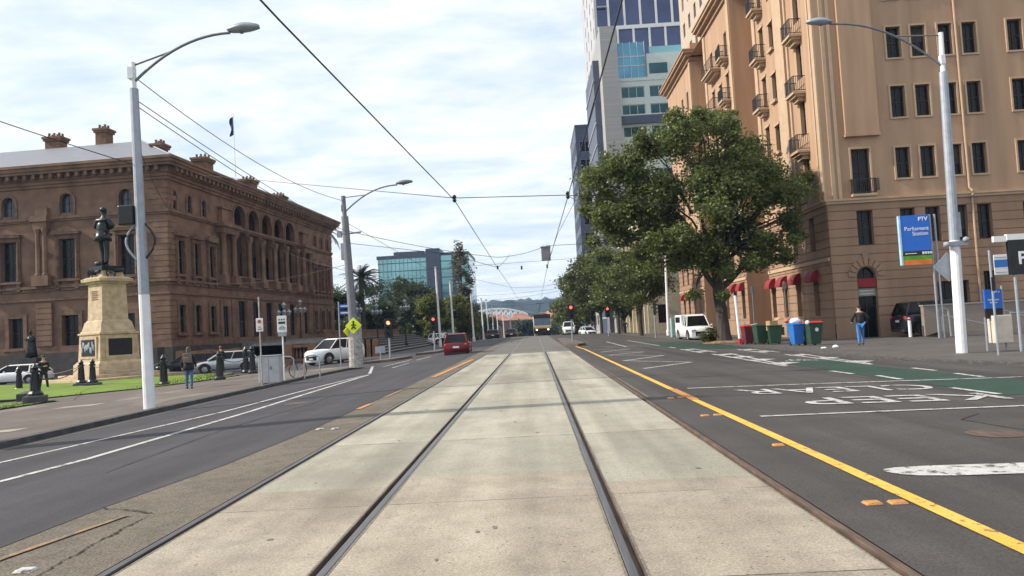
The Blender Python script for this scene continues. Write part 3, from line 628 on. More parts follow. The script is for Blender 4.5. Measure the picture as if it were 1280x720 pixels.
# ---------------- flagpole on the roof ----------------
FP = thing('flagpole', 'thin white flagpole with limp dark flag on the sandstone building roof', 'flagpole', (-29.6, 76, 18.3)); g = MB(); g.tube([(0, 0, 0), (0, 0, 6.6)], [.05, .03], 6); g.build('pole', 'galvlt', FP)
g = MB(); vs_ = []; n = 8
for i in range(n + 1):
    z = 6.2 - 1.9 * i / n; vs_ += [(-.04, 0, z), (-.22 - .1 * sin(i * .9), .12 * sin(i), z - .1), (-.34 - .1 * sin(i), -.05, z - .2)]
g.add(vs_, [(i * 3 + j, i * 3 + j + 1, i * 3 + j + 4, i * 3 + j + 3) for i in range(n) for j in range(2)]); g.build('flag', mat('navy_flag', (.02, .025, .10), .8), FP)
# ---------------- terrace, steps, balustrade in front of it ----------------
t = thing('forecourt_steps', 'long flight of grey stone ledges down to the street beside the tall dark trees', 'steps', (0, 0, 0)); g = MB(); q = MB()
for k in range(8):
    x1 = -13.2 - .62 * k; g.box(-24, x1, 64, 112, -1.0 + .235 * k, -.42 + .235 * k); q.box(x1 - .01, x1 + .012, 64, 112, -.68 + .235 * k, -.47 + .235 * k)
g.build('treads', mat('granite_step', (.2, .19, .185), .8, amt=.2, bump=.2), t); q.build('risers', mat('riser_shade', (.035, .033, .035), .85), t)  # shade on the risers is put into the colour of dark strips
g = MB()
for k in range(5): g.box(-29, -19 - .4 * k, 74, 112, .65 + .16 * k, .81 + .16 * k)
tag(g.build('terrace_steps', mat('granite_step', (.2, .19, .185))), 'upper stone steps against the arcaded sandstone facade', 'steps')
t = thing('terrace_wall', 'low brown stone wall along the top of the long steps', 'wall', (-19.2, 88, 1.2)); g = MB(); g.box(-.25, .25, -18, 18, -.2, .75); g.build('wall', 'sanddk', t); g = MB(); g.box(-.32, .32, -18.1, 18.1, .75, .87); g.build('coping', 'sand', t)
def balus(x0, x1, y, z0, z1, lab, d=.5):
    t = thing('stone_balustrade', lab, 'balustrade', ((x0 + x1) / 2, y, z0)); w = (x1 - x0) / 2; h = z1 - z0; g = MB()
    g.box(-w, w, -d / 2, d / 2, 0, h * .3); g.box(-w, w, -d / 2 - .05, d / 2 + .05, h * .86, h); g.build('rail_and_base', 'sandor', t)
    g = MB(); k = -w + .3
    while k < w - .5:
        g.lathe([(.07, h * .3), (.12, h * .45), (.06, h * .75), (.1, h * .86)], (k, 0, 0), 7); k += .3
    g.build('balusters', 'sandor', t); g = MB()
    for c in (-w + .3, 0, w - .3): g.box(c - .32, c + .32, -d / 2 - .1, d / 2 + .1, 0, h + .08)
    g.build('piers', 'sandor', t)
balus(-20.0, -15.6, 60.5, -.62, .95, 'orange stone balustrade wall behind the white SUV'); balus(-14.6, -13.0, 63, -.55, 1.0, 'short orange stone pier wall right of the leaning tram pole')
balus(-28.6, -23.5, 60.2, -.75, .9, 'brown stone balustrade in front of the sandstone facade left of the white SUV')
# ---------------- hotel (right) ----------------
HB = thing('hotel_building', 'tall peach rendered hotel with iron balconies, red awnings and rusticated base', 'building', (17, 43.5, 0))
# local frame: origin at street corner; street facade plane x=0 facing -x, side facade y=0 facing -y
HS = Fac((0, 0, 0), (0, 1, 0), (-1, 0, 0)); HE = Fac((0, 0, 0), (1, 0, 0), (0, -1, 0)); TOP = 27.4
grv = [(.95 + .5 * k, 1.0 + .5 * k) for k in range(13)]; GB = -.6
# side facade
colsE = [(4.05, 4.87), (5.45, 6.27), (7.0, 7.78), (8.35, 9.15), (10.9, 11.75), (12.6, 13.3)]; rowsE = [(8.7, 10.45), (12.2, 14.0), (15.65, 17.45), (19.1, 20.9), (22.6, 24.4)]
hE = [(a, b, c, d) for a, b in colsE[:5] for c, d in rowsE] + [(a, b, 5.0, 6.95) for a, b in colsE]
balE = (1.55, 2.6, 7.85, 10.5); lowE = (1.6, 2.5, 5.0, 6.95); archE = (1.35, 2.45, GB, 3.75, 1); garE = (5.8, 7.55, 1.25, 2.7); dE2 = (8.4, 9.0, .9, 3.15)
g = MB(); HE.wall(g, 0, 30, 7.66, TOP, [h for h in hE if h[2] > 7.6] + [balE], .28); g.build('side_wall', 'peach', HB)
g = MB(); HE.wall(g, -.0, 30, GB, 7.4, [h for h in hE if h[2] < 7] + [lowE, archE, garE, dE2], .3, grv, .045, base=.06)
# street facade lower part: blocks A (0..11), B (16.7..25.9), C(31.8..44)
blk = [(0, 11.2), (16.9, 26), (31.8, 44.4)]
sW = [(c - .42, c + .42, 1.1, 3.5) for c in (2.4, 5.4, 8.0, 10.4)] + [(c - .45, c + .45, 1.1, 3.7) for c in (18.2, 20.6, 23.2, 34, 36.6, 39.4, 42)]
sL = [(c - .4, c + .4, 5.0, 6.95) for c in (2.4, 5.4, 8.0, 10.4, 18.2, 20.6, 23.2, 34, 36.6, 39.4, 42)]
for a, b in blk:
    HS.wall(g, a, b, GB, 7.4, [h for h in sW + sL if a < h[0] < b], .3, grv, .045, base=.06)
rec = Fac((1.7, 0, 0), (0, 1, 0), (-1, 0, 0)); sR = [(c - .42, c + .42, 1.1, 3.5) for c in (13, 15.4, 28, 30.2)]
for a, b in ((11.2, 16.9), (26, 31.8)): rec.wall(g, a, b, GB, 7.4, [h for h in sR if a < h[0] < b], .25)
for a in (16.9, 31.8): g.quad((-.06, a, GB), (1.7, a, GB), (1.7, a, 7.4), (-.06, a, 7.4))
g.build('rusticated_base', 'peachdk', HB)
# upper street facade
g = MB(); sU = []
for z in (8.55, 12.05, 15.55, 19.05, 22.55):
    for c, w, h in ((2.6, .42, 2.2), (7.35, .42, 1.9), (9.4, .4, 2.3), (18.6, .42, 2.2), (20.9, .42, 2.0), (23.4, .42, 2.2), (34, .42, 2.0), (36.6, .42, 2.0), (39.4, .42, 2.0), (42, .42, 2.0)):
        sU.append((c - w, c + w, z, z + h))
for a, b in blk: HS.wall(g, a, b, 7.66, TOP, [h for h in sU if a < h[0] < b], .28)
for a, b in ((11.2, 16.9), (26, 31.8)): rec.wall(g, a, b, 7.4, TOP, [], .25)
for a in (16.9, 31.8, 11.2, 26): g.quad((0, a, 7.4), (1.7, a, 7.4), (1.7, a, TOP), (0, a, TOP))
g.quad((0, 0, TOP), (30, 0, TOP), (30, 44.4, TOP), (0, 44.4, TOP)); g.quad((0, 44.4, GB), (30, 44.4, GB), (30, 44.4, TOP), (0, 44.4, TOP))
g.build('street_wall', 'peach', HB)
# pilaster strips and trims
each('pilaster_strip', 'peachlt', HB, [lambda g, q=q: HS.box(g, q[0], q[1], 7.66, TOP - .4, 0, q[2]) for q in ((0.0, .42, .1), (.55, .75, .1), (4.2, 4.45, .12), (4.6, 6.1, .22), (6.25, 6.5, .12), (10.5, 11.15, .1), (16.95, 17.5, .1), (25.3, 25.95, .1), (31.85, 32.4, .1))])
each('pilaster_strip', 'peachlt', HB, [lambda g, q=q: HE.box(g, q[0], q[1], 7.66, TOP - .4, 0, q[2]) for q in ((.35, .55, .06), (.72, .9, .06))])
each('raised_panel', 'peach', HB, [lambda g: (HE.box(g, 1.3, 3.2, 11.35, TOP - .4, 0, .22), HE.box(g, 1.25, 3.25, 11.2, 11.35, 0, .26))])
each('string_course', 'peachlt', HB, [lambda g: (HE.box(g, -.1, 30, 7.4, 7.55, 0, .16), HE.box(g, -.2, 30, 7.55, 7.66, 0, .24))] + [lambda g, q=q: (HS.box(g, q[0], q[1], 7.4, 7.55, 0, .16), HS.box(g, q[0], q[1], 7.55, 7.66, 0, .24)) for q in blk] + [lambda g, q=q: HS.box(g, q[0], q[1], 4.2, 4.4, .06, .14) for q in blk])
def frm(F, h):
    def f(g):
        for a, b, c, d in ((h[0] - .1, h[0], h[2] - .1, h[3] + .1), (h[1], h[1] + .1, h[2] - .1, h[3] + .1), (h[0], h[1], h[3], h[3] + .1), (h[0], h[1], h[2] - .1, h[2])): F.box(g, a, b, c, d, 0, .07)
    return f
each('window_surround', 'peachlt', HB, [frm(HE, h) for h in hE + [balE] if 7.6 < h[2] < 19.2])
each('window_head', 'peachlt', HB, [lambda g, h=h: HS.box(g, h[0] - .14, h[1] + .14, h[3], h[3] + .14, 0, .08) for h in sU if h[2] < 19.2])
for a, b in ((-.0, 11.2), (16.9, 26), (31.8, 44.4)):
    g = MB()
    for z0, z1, d in ((TOP - .35, TOP, .2), (TOP, TOP + .25, .55), (TOP + .25, TOP + .5, .8), (TOP + .5, TOP + .62, .9)): g.box(-d, 6, a - d, b + d * .6, z0, z1)
    g.box(.1, 6, a + .1, b, TOP + .62, TOP + 1.5); g.build('cornice', 'peach', HB)
nw = 0
for h in hE:
    if h[2] < 19.2 and h[0] < 12: HE.window(HB, *h[:4], .26, 'glass', 'frame', 1, 1)
HE.window(HB, *balE, .26, name='balcony_door'); HE.window(HB, *lowE, .28)
w = HE.window(HB, *archE[:4], .29, name='arched_entrance', mull=1, trans=0); q = MB(); HE.box(q, 1.36, 2.44, 2.1, 2.55, -.27, -.1); q.build('sign_board', mat('grey_sign_board', (.22, .21, .19), .6), w)
for k, (a, b) in enumerate(((1.45, 2.35),)): 
    for j in range(2): q = MB(); HE.box(q, a + .05, b - .05, 2.2 + j * .17, 2.26 + j * .17, -.1, -.095); q.build('lettering', mat('pale_lettering', (.5, .48, .42), .6), w)
q = MB(); HE.box(q, 1.36, 2.44, 2.6, 3.1, -.2, .0); q.build('door_awning', 'awning', w)
HE.window(HB, *garE, .28, name='vent_opening', mull=2, trans=0); HE.window(HB, *dE2, .28)
for h in sU:
    if h[2] < 19.2: HS.window(HB, *h[:4], .26, 'glass', 'frame', 1, 1)
for h in sW + sL: HS.window(HB, *h[:4], .28, 'glass', 'frame', 1, 1)
rb = random.Random(11)
for F, hs_ in ((HE, hE), (HS, sU)):
    for h in hs_:
        if h[2] < 19.2 and rb.random() < .3:
            q = MB(); F.box(q, h[0] + .07, h[1] - .07, h[3] - (h[3] - h[2]) * rb.uniform(.25, .7), h[3] - .07, -.243, -.235); q.build('blind', mat(rb.choice(['blind_dark', 'blind_pale']), (.05, .042, .035) if rb.random() < .6 else (.12, .10, .085), .9), HB)
# voussoirs round the arched door
g = MB()
for k in range(9):
    t0, t1 = pi * k / 9 + .03, pi * (k + 1) / 9 - .03; r0, r1 = .62, 1.05 if k != 4 else 1.35
    q = [HE.P(1.9 + R_ * cos(t), 3.2 + R_ * sin(t), d) for d in (.05, .13) for R_, t in ((r0, t0), (r1, t0), (r1, t1), (r0, t1))]
    g.add(q, ((4, 5, 6, 7), (0, 1, 5, 4), (1, 2, 6, 5), (2, 3, 7, 6), (3, 0, 4, 7)))
g.build('voussoirs', 'peachdk', HB)
# balconies
def balcony(F, c, z, w=1.5, d=.75, rail=.95):
    g = MB(); F.box(g, c - w / 2, c + w / 2, z - .14, z, 0, d); F.box(g, c - w / 2 + .12, c + w / 2 - .12, z - .28, z - .14, 0, d - .15); F.box(g, c - w / 2 + .3, c + w / 2 - .3, z - .5, z - .28, 0, d * .5)
    b = g.build('balcony', 'peachlt', HB); g = MB()
    for z0 in (z + .06, z + rail - .04):
        F.box(g, c - w / 2, c + w / 2, z0, z0 + .04, d - .06, d - .02)
        for a in (c - w / 2, c + w / 2 - .04): F.box(g, a, a + .04, z0, z0 + .04, 0, d - .06)
    n = 13
    for k in range(n): a = c - w / 2 + w * k / (n - 1); F.box(g, a - .012, a + .012, z + .1, z + rail - .04, d - .052, d - .028)
    for k in range(6):
        for a in (c - w / 2 + .02, c + w / 2 - .02): F.box(g, a - .012, a + .012, z + .1, z + rail - .04, .1 + k * .11, .124 + k * .11)
    g.build('iron_railing', 'iron', b)
for z in (8.4, 11.05, 14.6, 18.1, 21.6)[1:]: balcony(HS, 2.6, z)
for z in (12.1, 15.6, 19.1, 22.6): balcony(HS, 9.4, z + .0, 1.4)
for z in (12.05, 15.5, 19.0, 22.5): balcony(HS, 18.6, z, 1.4)
for z in (19.0, 22.5): balcony(HS, 22.2, z, 3.4, .9)
for z in (19.0, 22.5): balcony(HS, 36.6, z, 1.4)
g = MB(); balcony(HE, 2.08, 7.9, 1.35, .3, .85)
for z in (12.0, 15.5, 19.0): g = MB(); HS.box(g, 6.85, 7.85, z, z + .18, 0, .2); g.build('window_sill', 'peachlt', HB)
# awnings over ground windows, street side
for h in sW[:4] + [sW[-1], sW[-2]] + sW[4:6]:
    c = (h[0] + h[1]) / 2; zt = h[3] + .35; w = .54; g = MB(); n = 7; zb = h[3] - .35; v = []
    for i in range(n):
        t = (pi / 2) * i / (n - 1); v += [HS.P(c - w, zb + (zt - zb) * sin(t), .07 + .5 * cos(t)), HS.P(c + w, zb + (zt - zb) * sin(t), .07 + .5 * cos(t))]
    g.add(v, [(2 * i, 2 * i + 1, 2 * i + 3, 2 * i + 2) for i in range(n - 1)])
    for s_ in (0, 1): g.add([HS.P(c - w if s_ == 0 else c + w, zb, .07)] + [v[2 * i + s_] for i in range(n)], [tuple(range(n + 1))])
    g.build('awning', 'awning', HB)
g = MB()
for k in range(9): q = HE.P(8.05 - .0 * k, 0, .12)
g.tube([(8.1, -.1, GB), (8.1, -.1, 7.3), (8.05, -.28, 7.5), (8.05, -.28, 7.7), (8.0, -.1, 7.9), (7.95, -.1, TOP)], .06, 8); g.build('drain_pipe', 'peachlt', HB)
each('basement_vent', 'glass', HB, [lambda g, c=c: HS.box(g, c - .45, c + .45, -.1, .45, .05, .075) for c in (3.9, 6.7, 9.2)])
g = MB(); g.box(3.0, 30, 14, 50, TOP + .01, TOP + 1); g.build('roof_slab', 'peachdk', HB)
# setback attic storeys behind the cornice
UP = Fac((3.4, 14, 0), (0, 1, 0), (-1, 0, 0)); UE = Fac((3.4, 14, 0), (1, 0, 0), (0, -1, 0)); g = MB()
hu = [(1.2 + 3.0 * k, 2.3 + 3.0 * k, z, z + 1.7) for k in range(12) for z in (29.2, 32.5, 35.8, 39.1)]; hv = [(1.2 + 3 * k, 2.3 + 3 * k, z, z + 1.7) for k in range(5) for z in (29.2, 32.5, 35.8)]
UP.wall(g, 0, 37, TOP, 42, hu, .25); UE.wall(g, 0, 18, TOP, 42, hv, .25); g.quad((3.4, 51, TOP), (20, 51, TOP), (20, 51, 42), (3.4, 51, 42))
AB = g.build('attic_storeys', mat('grey_beige_render', (.42, .35, .28), .85), HB)
for h in hu: 
    if h[2] < 39: q = MB(); UP.pane(q, *h, -.24, f2=MB()); q.build('attic_window', 'glass', AB)
# ---------------- city buildings ----------------
def block(name, label, cat, x0, x1, y0, y1, z0, z1, wm_, gm, fm, front=None, left=None, right=None, roofm=None):
    """front/left/right: dict(rows=[(z0,z1)..], cols=[(a0,a1)..]) punched windows"""
    t = thing(name, label, cat, (x0, y0, 0)); w, l = x1 - x0, y1 - y0
    F = {'front': (Fac((0, 0, 0), (1, 0, 0), (0, -1, 0)), w, front), 'left': (Fac((0, 0, 0), (0, 1, 0), (-1, 0, 0)), l, left), 'right': (Fac((w, 0, 0), (0, 1, 0), (1, 0, 0)), l, right)}
    g = MB(); cnt = 0
    for k, (f, ln, sp) in F.items():
        hs = [(a, b, c, d) for a, b in sp['cols'] for c, d in sp['rows']] if sp else []
        f.wall(g, 0, ln, z0, z1, hs, .25)
        for h in hs:
            cnt += 1
            q = MB(); 
            if cnt <= 100: fr = MB(); f.pane(q, *h, -.24, fr=.09, mull=max(0, int((h[1] - h[0]) / 1.6)), trans=0, f2=fr); wn = q.build('window', gm, t); fr.build('frame', fm, wn)
            else: 
                f.pane(REST.setdefault(name, MB()), *h, -.24, f2=MB())
    if name in REST: tag(REST.pop(name).build('windows', gm, t), kind='stuff')
    g.quad((0, l, z0), (w, l, z0), (w, l, z1), (0, l, z1)); g.build('wall', wm_, t)
    g = MB(); g.box(-.1, w + .1, -.1, l + .1, z1, z1 + .5); g.build('roof', roofm or wm_, t); return t
REST = {}
M['towglass'] = mat('blue_tower_glass', (.075, .09, .17), .14, .5, amt=.3, scale=.12)
M['tealglass'] = mat('teal_glass', (.22, .42, .44), .12, .6, amt=.3, scale=.12)
M['tealdk'] = mat('deep_teal_glass', (.03, .095, .105), .15, .4, amt=.4, scale=.2)
M['towhite'] = mat('white_tower_panel', (.62, .62, .62), .6, amt=.05)
M['offwhite'] = mat('office_white', (.52, .58, .55), .7, amt=.05)
M['concwall'] = mat('board_marked_concrete', (.30, .30, .30), .8, amt=.2, scale=.5, stretch=(.1, .1, 6))
M['slate'] = mat('blue_grey_cladding', (.06, .075, .12), .5, amt=.2)
# white office with teal windows
block('office_building', 'pale green white office block with wide teal windows behind the peach hotel', 'building', 15.5, 30, 120, 140, -2, 39.6, 'offwhite', 'tealdk', 'towhite',
      front=dict(rows=[(37.2, 39.0) if 0 else (36.9, 38.7), (34.2, 35.8), (30.6, 32.3), (27.2, 28.9), (23.8, 25.4)], cols=[(.4, 4.1), (4.9, 7.9)]))
t = thing('office_building', 'blue glass box office with white upper storey set back behind the white office', 'building', (15.6, 121.5, 0)); g = MB()
g.box(0, 4.6, 0, 12, 39, 46.4); g.build('glazing', mat('clear_blue_glass', (.10, .26, .36), .12, .5, amt=.3, scale=.2), t); g = MB()
for k in range(5): g.box(-.05 + k * 1.15, .03 + k * 1.15, -.12, -.01, 39.5, 46.5)
for z in (42.5, 44): g.box(0, 4.6, -.08, -.01, z, z + .15)
g.build('mullions', 'towhite', t)
g = MB(); g.box(4.7, 13, -1.3, 14, 40.1, 44.0); g.build('upper_storey', 'offwhite', t); g = MB(); g.box(5.0, 7.9, -1.34, -1.31, 40.7, 42.4); g.build('window', 'tealdk', t); g = MB(); g.box(5.2, 12.8, -1.0, -.95, 44.0, 45.2); g.build('glass_parapet', 'tealglass', t)
t = thing('balcony_band', 'dark slate balcony band across the pale office block', 'balcony', (15.4, 119.4, 32.6)); g = MB(); g.box(0, 9.5, 0, .5, 0, 1.3); g.build('parapet', 'slate', t); g = MB(); g.box(0, 9.5, 0, .6, 1.3, 1.4); g.build('rail', 'towhite', t)
# tall concrete fin wall and its glazed side
t = thing('concrete_building', 'slim grey board-marked concrete slab wall beside blue glass tower', 'building', (12.8, 118, 0)); g = MB(); g.box(0, 2.6, 0, 16, -2, 48); g.build('wall', 'concwall', t)
g = MB(); g.box(-1.0, -.02, 4, 20, -2, 44); g.build('side_glazing', 'slate', t); g = MB()
for k in range(12): g.box(-1.12, -.9, 3.8, 20.1, 2 + 3.5 * k, 2.3 + 3.5 * k)
g.build('floor_edges', 'concwall', t)
# blue glass tower
t = thing('glass_tower', 'tall blue glass tower with white mullions and pale punched side wall', 'tower', (15.1, 142, 0)); g = MB(); g.box(0, 24, 0, 30, -2, 92); g.build('glazing', 'towglass', t)
for k in range(9):
    g = MB(); z = 20.2 + 9.1 * k; g.box(-.02, 24, -.35, -.01, z, z + .7)
    for j in range(8): x = 2.0 + 3.0 * j + (1.5 if k % 2 else 0); g.box(x, x + .38, -.35, -.01, z + .7, z + 9.1)
    g.build('mullion_frame', 'towhite', t)
LF = Fac((0, 0, 0), (0, 1, 0), (-1, 0, 0)); g = MB(); hs = []
for r in range(24):
    for c in range(4):
        a = .9 + c * 6 + (1.2 if r % 2 else 0) + random.uniform(-.3, .3); hs.append((a, a + 1.1, 2 + 3.6 * r, 4.2 + 3.6 * r))
fl = Fac((-.5, 0, 0), (0, 1, 0), (-1, 0, 0)); fl.wall(g, -.2, 26, -2, 92, hs, .3); g.quad((-.5, -.2, -2), (0, -.2, -2), (0, -.2, 92), (-.5, -.2, 92)); g.build('side_wall', mat('pale_side_panel', (.40, .40, .42), .6, amt=.12, scale=.3, stretch=(1, 1, .3)), t)
g = MB()
for h in hs[:96]: fl.pane(g, *h, -.28, f2=MB())
g.build('side_windows', 'glass', t)
g = MB()
for k in range(9): z = 24.5 + 4.55 * k; g.box(.15, 1.9, -.7, -.36, z, z + .25)
g.build('balconies', 'concwall', t)
block('apartment_tower', 'narrow dark slate tower peeping out left of the blue glass tower', 'tower', 14.0, 28, 205, 230, -4, 55, 'slate', 'glass', 'towhite', left=dict(rows=[(3 + 5 * k, 6 + 5 * k) for k in range(10)], cols=[(1 + 6 * k, 5 + 6 * k) for k in range(4)]), front=dict(rows=[(3 + 5 * k, 6 + 5 * k) for k in range(10)], cols=[(1, 4)]))
# cream classical terrace beyond the hotel
t = block('classical_building', 'cream stone classical terrace with tall pilasters beneath the street trees', 'building', 13.6, 30, 91, 113, -1, 13.5, mat('cream_stone', (.50, .45, .33), .8, amt=.15), 'glass', 'frame',
      left=dict(rows=[(1.0, 3.2), (5.2, 7.6), (9, 11)], cols=[(1.2 + 3.6 * k, 2.5 + 3.6 * k) for k in range(6)]), front=dict(rows=[(1.0, 3.2), (5.2, 7.6), (9, 11)], cols=[(1.2, 2.4), (4.6, 5.8)]))
g = MB()
for k in range(7): g.box(-.4, 0, .2 + 3.6 * k, .75 + 3.6 * k, -1, 12)
for z in (4.2, 8.2, 12.2, 13.1): g.box(-.6, 0, -.3, 22, z, z + .3)
g.build('pilasters', mat('cream_stone', (.5, .45, .33)), t)
block('office_building', 'plain grey building mostly hidden by trees left of the cream terrace', 'building', 13.4, 30, 150, 190, -4, 16, 'concwall', 'glass', 'frame', left=dict(rows=[(1 + 4 * k, 3 + 4 * k) for k in range(4)], cols=[(2 + 6 * k, 5 + 6 * k) for k in range(6)]))
# teal glass office beyond the park
t = thing('glass_office', 'teal curtain-wall office block with dark blue core rising over dark trees', 'building', (-44.6, 220, 0)); 
g = MB(); g.box(0, 14.2, 0, 26, -6, 23.2); g.box(18.2, 26.5, 1, 26, -6, 23.6); g.build('glazing', 'tealglass', t)
g = MB(); g.box(14.2, 18.2, -.8, 26, -6, 25.6); g.box(-.3, 14.3, -.2, 26, 23.2, 24.2); g.box(18.1, 26.6, .8, 26, 23.6, 24.4); g.box(4, 13, 4, 20, 24.2, 25.6); g.box(21.6, 22.4, .4, 1, -6, 24); g.build('dark_core', 'slate', t)
g = MB()
for k in range(9): g.box(-.05, 14.25, -.12, -.01, 3 + 2.35 * k, 3.22 + 2.35 * k); g.box(18.2, 26.5, .85, .99, 3 + 2.35 * k, 3.2 + 2.35 * k)
for k in range(11): g.box(1.2 * k + .3, 1.2 * k + .38, -.1, -.01, -6, 23.2)
g.build('mullions', 'slate', t)
# far stadium truss roof and orange roofs, wooded ridge
t = thing('stadium', 'low far white stadium with arched truss roof near the horizon', 'stadium', (-43, 620, -14)); g = MB()
g.box(-14, 36, 0, 40, 0, 24); g.build('stand', mat('stand_grey', (.25, .26, .27), .8), t); g = MB(); n = 26
def tz(u): return 24 + 7.5 * sin(pi * min(1, max(0, (u + .05) / 1.1))) ** .7
for j in (0, 18):
    top = [(-14 + 52 * i / n, j, tz(i / n)) for i in range(n + 1)]; bot = [(x, y, z - 5.5) for x, y, z in top]
    g.tube(top, .55, 6); g.tube(bot, .55, 6)
    for i in range(n): g.tube([top[i], bot[i + 1]] if i % 2 else [bot[i], top[i + 1]], .4, 5)
g.box(-15, 38, -1, 40, 23, 26.5); g.build('truss_roof', 'towhite', t)
for k, (x, y, w) in enumerate([(-22, 420, 16), (-7, 430, 12), (9, 440, 14), (14, 380, 12), (26, 400, 22)]):
    t = thing('house', ['terracotta roofed house left of the far tram', 'low orange roofed house straight behind the far tram', 'wide terracotta roof to the right of the far tram', 'small tiled house under the right street trees', 'long tiled house behind the right street trees'][k], 'house', (x, y, -12), .2 * k, 'tiled houses far down the street')
    g = MB(); g.box(-w / 2, w / 2, 0, 12, 0, 17.5); g.build('wall', 'sand', t); g = MB()
    g.add([(-w / 2 - 1, -1, 17.5), (w / 2 + 1, -1, 17.5), (w / 2 + 1, 13, 17.5), (-w / 2 - 1, 13, 17.5), (-w / 4, 6, 21.3), (w / 4, 6, 21.3)], ((0, 1, 5, 4), (1, 2, 5), (2, 3, 4, 5), (3, 0, 4), (0, 3, 2, 1))); g.build('roof', mat('terracotta', (.33, .15, .10), .8, amt=.3, scale=.3), t)
def ridge(y, x0, x1, h0, amp, m, seed, nx=160):
    g = MB(); v = []; ys = [y, y + 60, y + 160, y + 400]
    for j, yy in enumerate(ys):
        for i in range(nx + 1):
            x = x0 + (x1 - x0) * i / nx; h = h0 + amp * noise.noise((x * .006, seed, j * .3)) + amp * .45 * noise.noise((x * .035, seed, j)) + amp * .55 * abs(noise.noise((x * .07, seed + 5, j)))
            v.append((x, yy, -20 if j in (0, 3) else h * (.9 if j == 1 else 1)))
    g.add(v, [(j * (nx + 1) + i, j * (nx + 1) + i + 1, (j + 1) * (nx + 1) + i + 1, (j + 1) * (nx + 1) + i) for j in range(3) for i in range(nx)])
    return struct(g, 'hills', m)
M['hill'] = mat('hill_woods', (.022, .032, .024), .9, amt=.4, scale=.05)
ridge(1250, -1600, 1600, 50, 16, 'hill', 3, 420); ridge(900, -900, 900, 22, 10, 'hill', 9, 300)

# ---------------- trees ----------------
def leaves(blobs, n, size, seed, gap=.0, freq=.5, flat=.6):
    r = np.random.default_rng(seed); B = np.array(blobs, float); vol = B[:, 3] ** 2; idx = r.choice(len(B), n * 2, p=vol / vol.sum()); b = B[idx]
    d = r.normal(size=(len(b), 3)); d /= np.linalg.norm(d, axis=1)[:, None]; rad = np.abs(r.normal(.62, .30, len(b)))
    sq = b[:, 4:5] if B.shape[1] > 4 else np.ones((len(b), 1))
    P_ = b[:, :3] + d * (rad * b[:, 3])[:, None] * np.concatenate([np.ones((len(b), 2)), sq], 1)
    keep = np.array([noise.noise(Vector(p) * freq) + .55 * noise.noise(Vector(p) * freq * 2.6) + .35 * noise.noise(Vector(p) * freq * 6.5) > gap for p in P_]); P_ = P_[keep][:n]; k = len(P_)
    # small clusters: jitter
    a = r.normal(size=(k, 3)); a[:, 2] *= flat; a /= np.linalg.norm(a, axis=1)[:, None]; c = r.normal(size=(k, 3)); c -= (c * a).sum(1)[:, None] * a; c /= np.linalg.norm(c, axis=1)[:, None]
    s = size * r.uniform(.55, 1.25, (k, 1)); a = a * s; c = c * s * .55
    V = np.stack([P_ - a, P_ + c, P_ + a, P_ - c], 1).reshape(-1, 3); return V, np.arange(k * 4).reshape(k, 4)
def crown(name, V, Fq, m, parent, extra=None):
    me = bpy.data.meshes.new(name); me.vertices.add(len(V)); me.vertices.foreach_set('co', V.ravel()); me.loops.add(Fq.size); me.loops.foreach_set('vertex_index', Fq.ravel().astype(np.int32))
    me.polygons.add(len(Fq)); me.polygons.foreach_set('loop_start', (np.arange(len(Fq)) * 4).astype(np.int32)); me.polygons.foreach_set('loop_total', np.full(len(Fq), 4, np.int32)); me.update(calc_edges=True)
    me.materials.append(M[m]); o = bpy.data.objects.new(name, me); C.objects.link(o); o.parent = parent; return o
def limb(g, a, b, r0, r1, wob=.12, n=6):
    a, b = Vector(a), Vector(b); pts = []; L_ = (b - a).length
    for i in range(n + 1):
        t = i / n; p = a.lerp(b, t); w = wob * L_ * sin(pi * t); pts.append(p + Vector((random.uniform(-w, w) * .5, random.uniform(-w, w) * .5, w * .5)))
    g.tube(pts, [r0 + (r1 - r0) * i / n for i in range(n + 1)], 8); return pts
def tree(name, label, x, y, h, r, kind='leafmid', n=9000, leaf=.28, group=None, trunk=.22, base=.3, cat='tree', seed=None, gap=-.1, nb=26, freq=.5):
    seed = seed or int(abs(x * 37 + y * 11)); rr = random.Random(seed); z0 = gz(x, y); t = thing(name, label, cat, (x, y, z0), 0, group)
    bl = []; hc = h * (1 - base)
    for i in range(nb):
        a = rr.uniform(0, 2 * pi); q = rr.random() ** .6; zz_ = h * base + hc * rr.uniform(.12, .9); env = math.sqrt(max(.05, 1 - ((zz_ - (h * base + hc * .45)) / (hc * .6)) ** 2)); rad = r * rr.uniform(.2, .42)
        bl.append((cos(a) * q * (r - rad) * env, sin(a) * q * (r - rad) * env, zz_, rad, .75))
    V, Fq = leaves(bl, n, leaf, seed, gap, freq); crown('crown', V, Fq, kind, t)
    g = MB(); limb(g, (0, 0, -.3), (rr.uniform(-.3, .3), 0, h * (base + .25)), trunk, trunk * .6, .04)
    for b in bl[:8]: limb(g, (0, 0, h * (base * .8)), b[:3], trunk * .5, trunk * .12)
    g.build('trunk', 'bark', t); return t
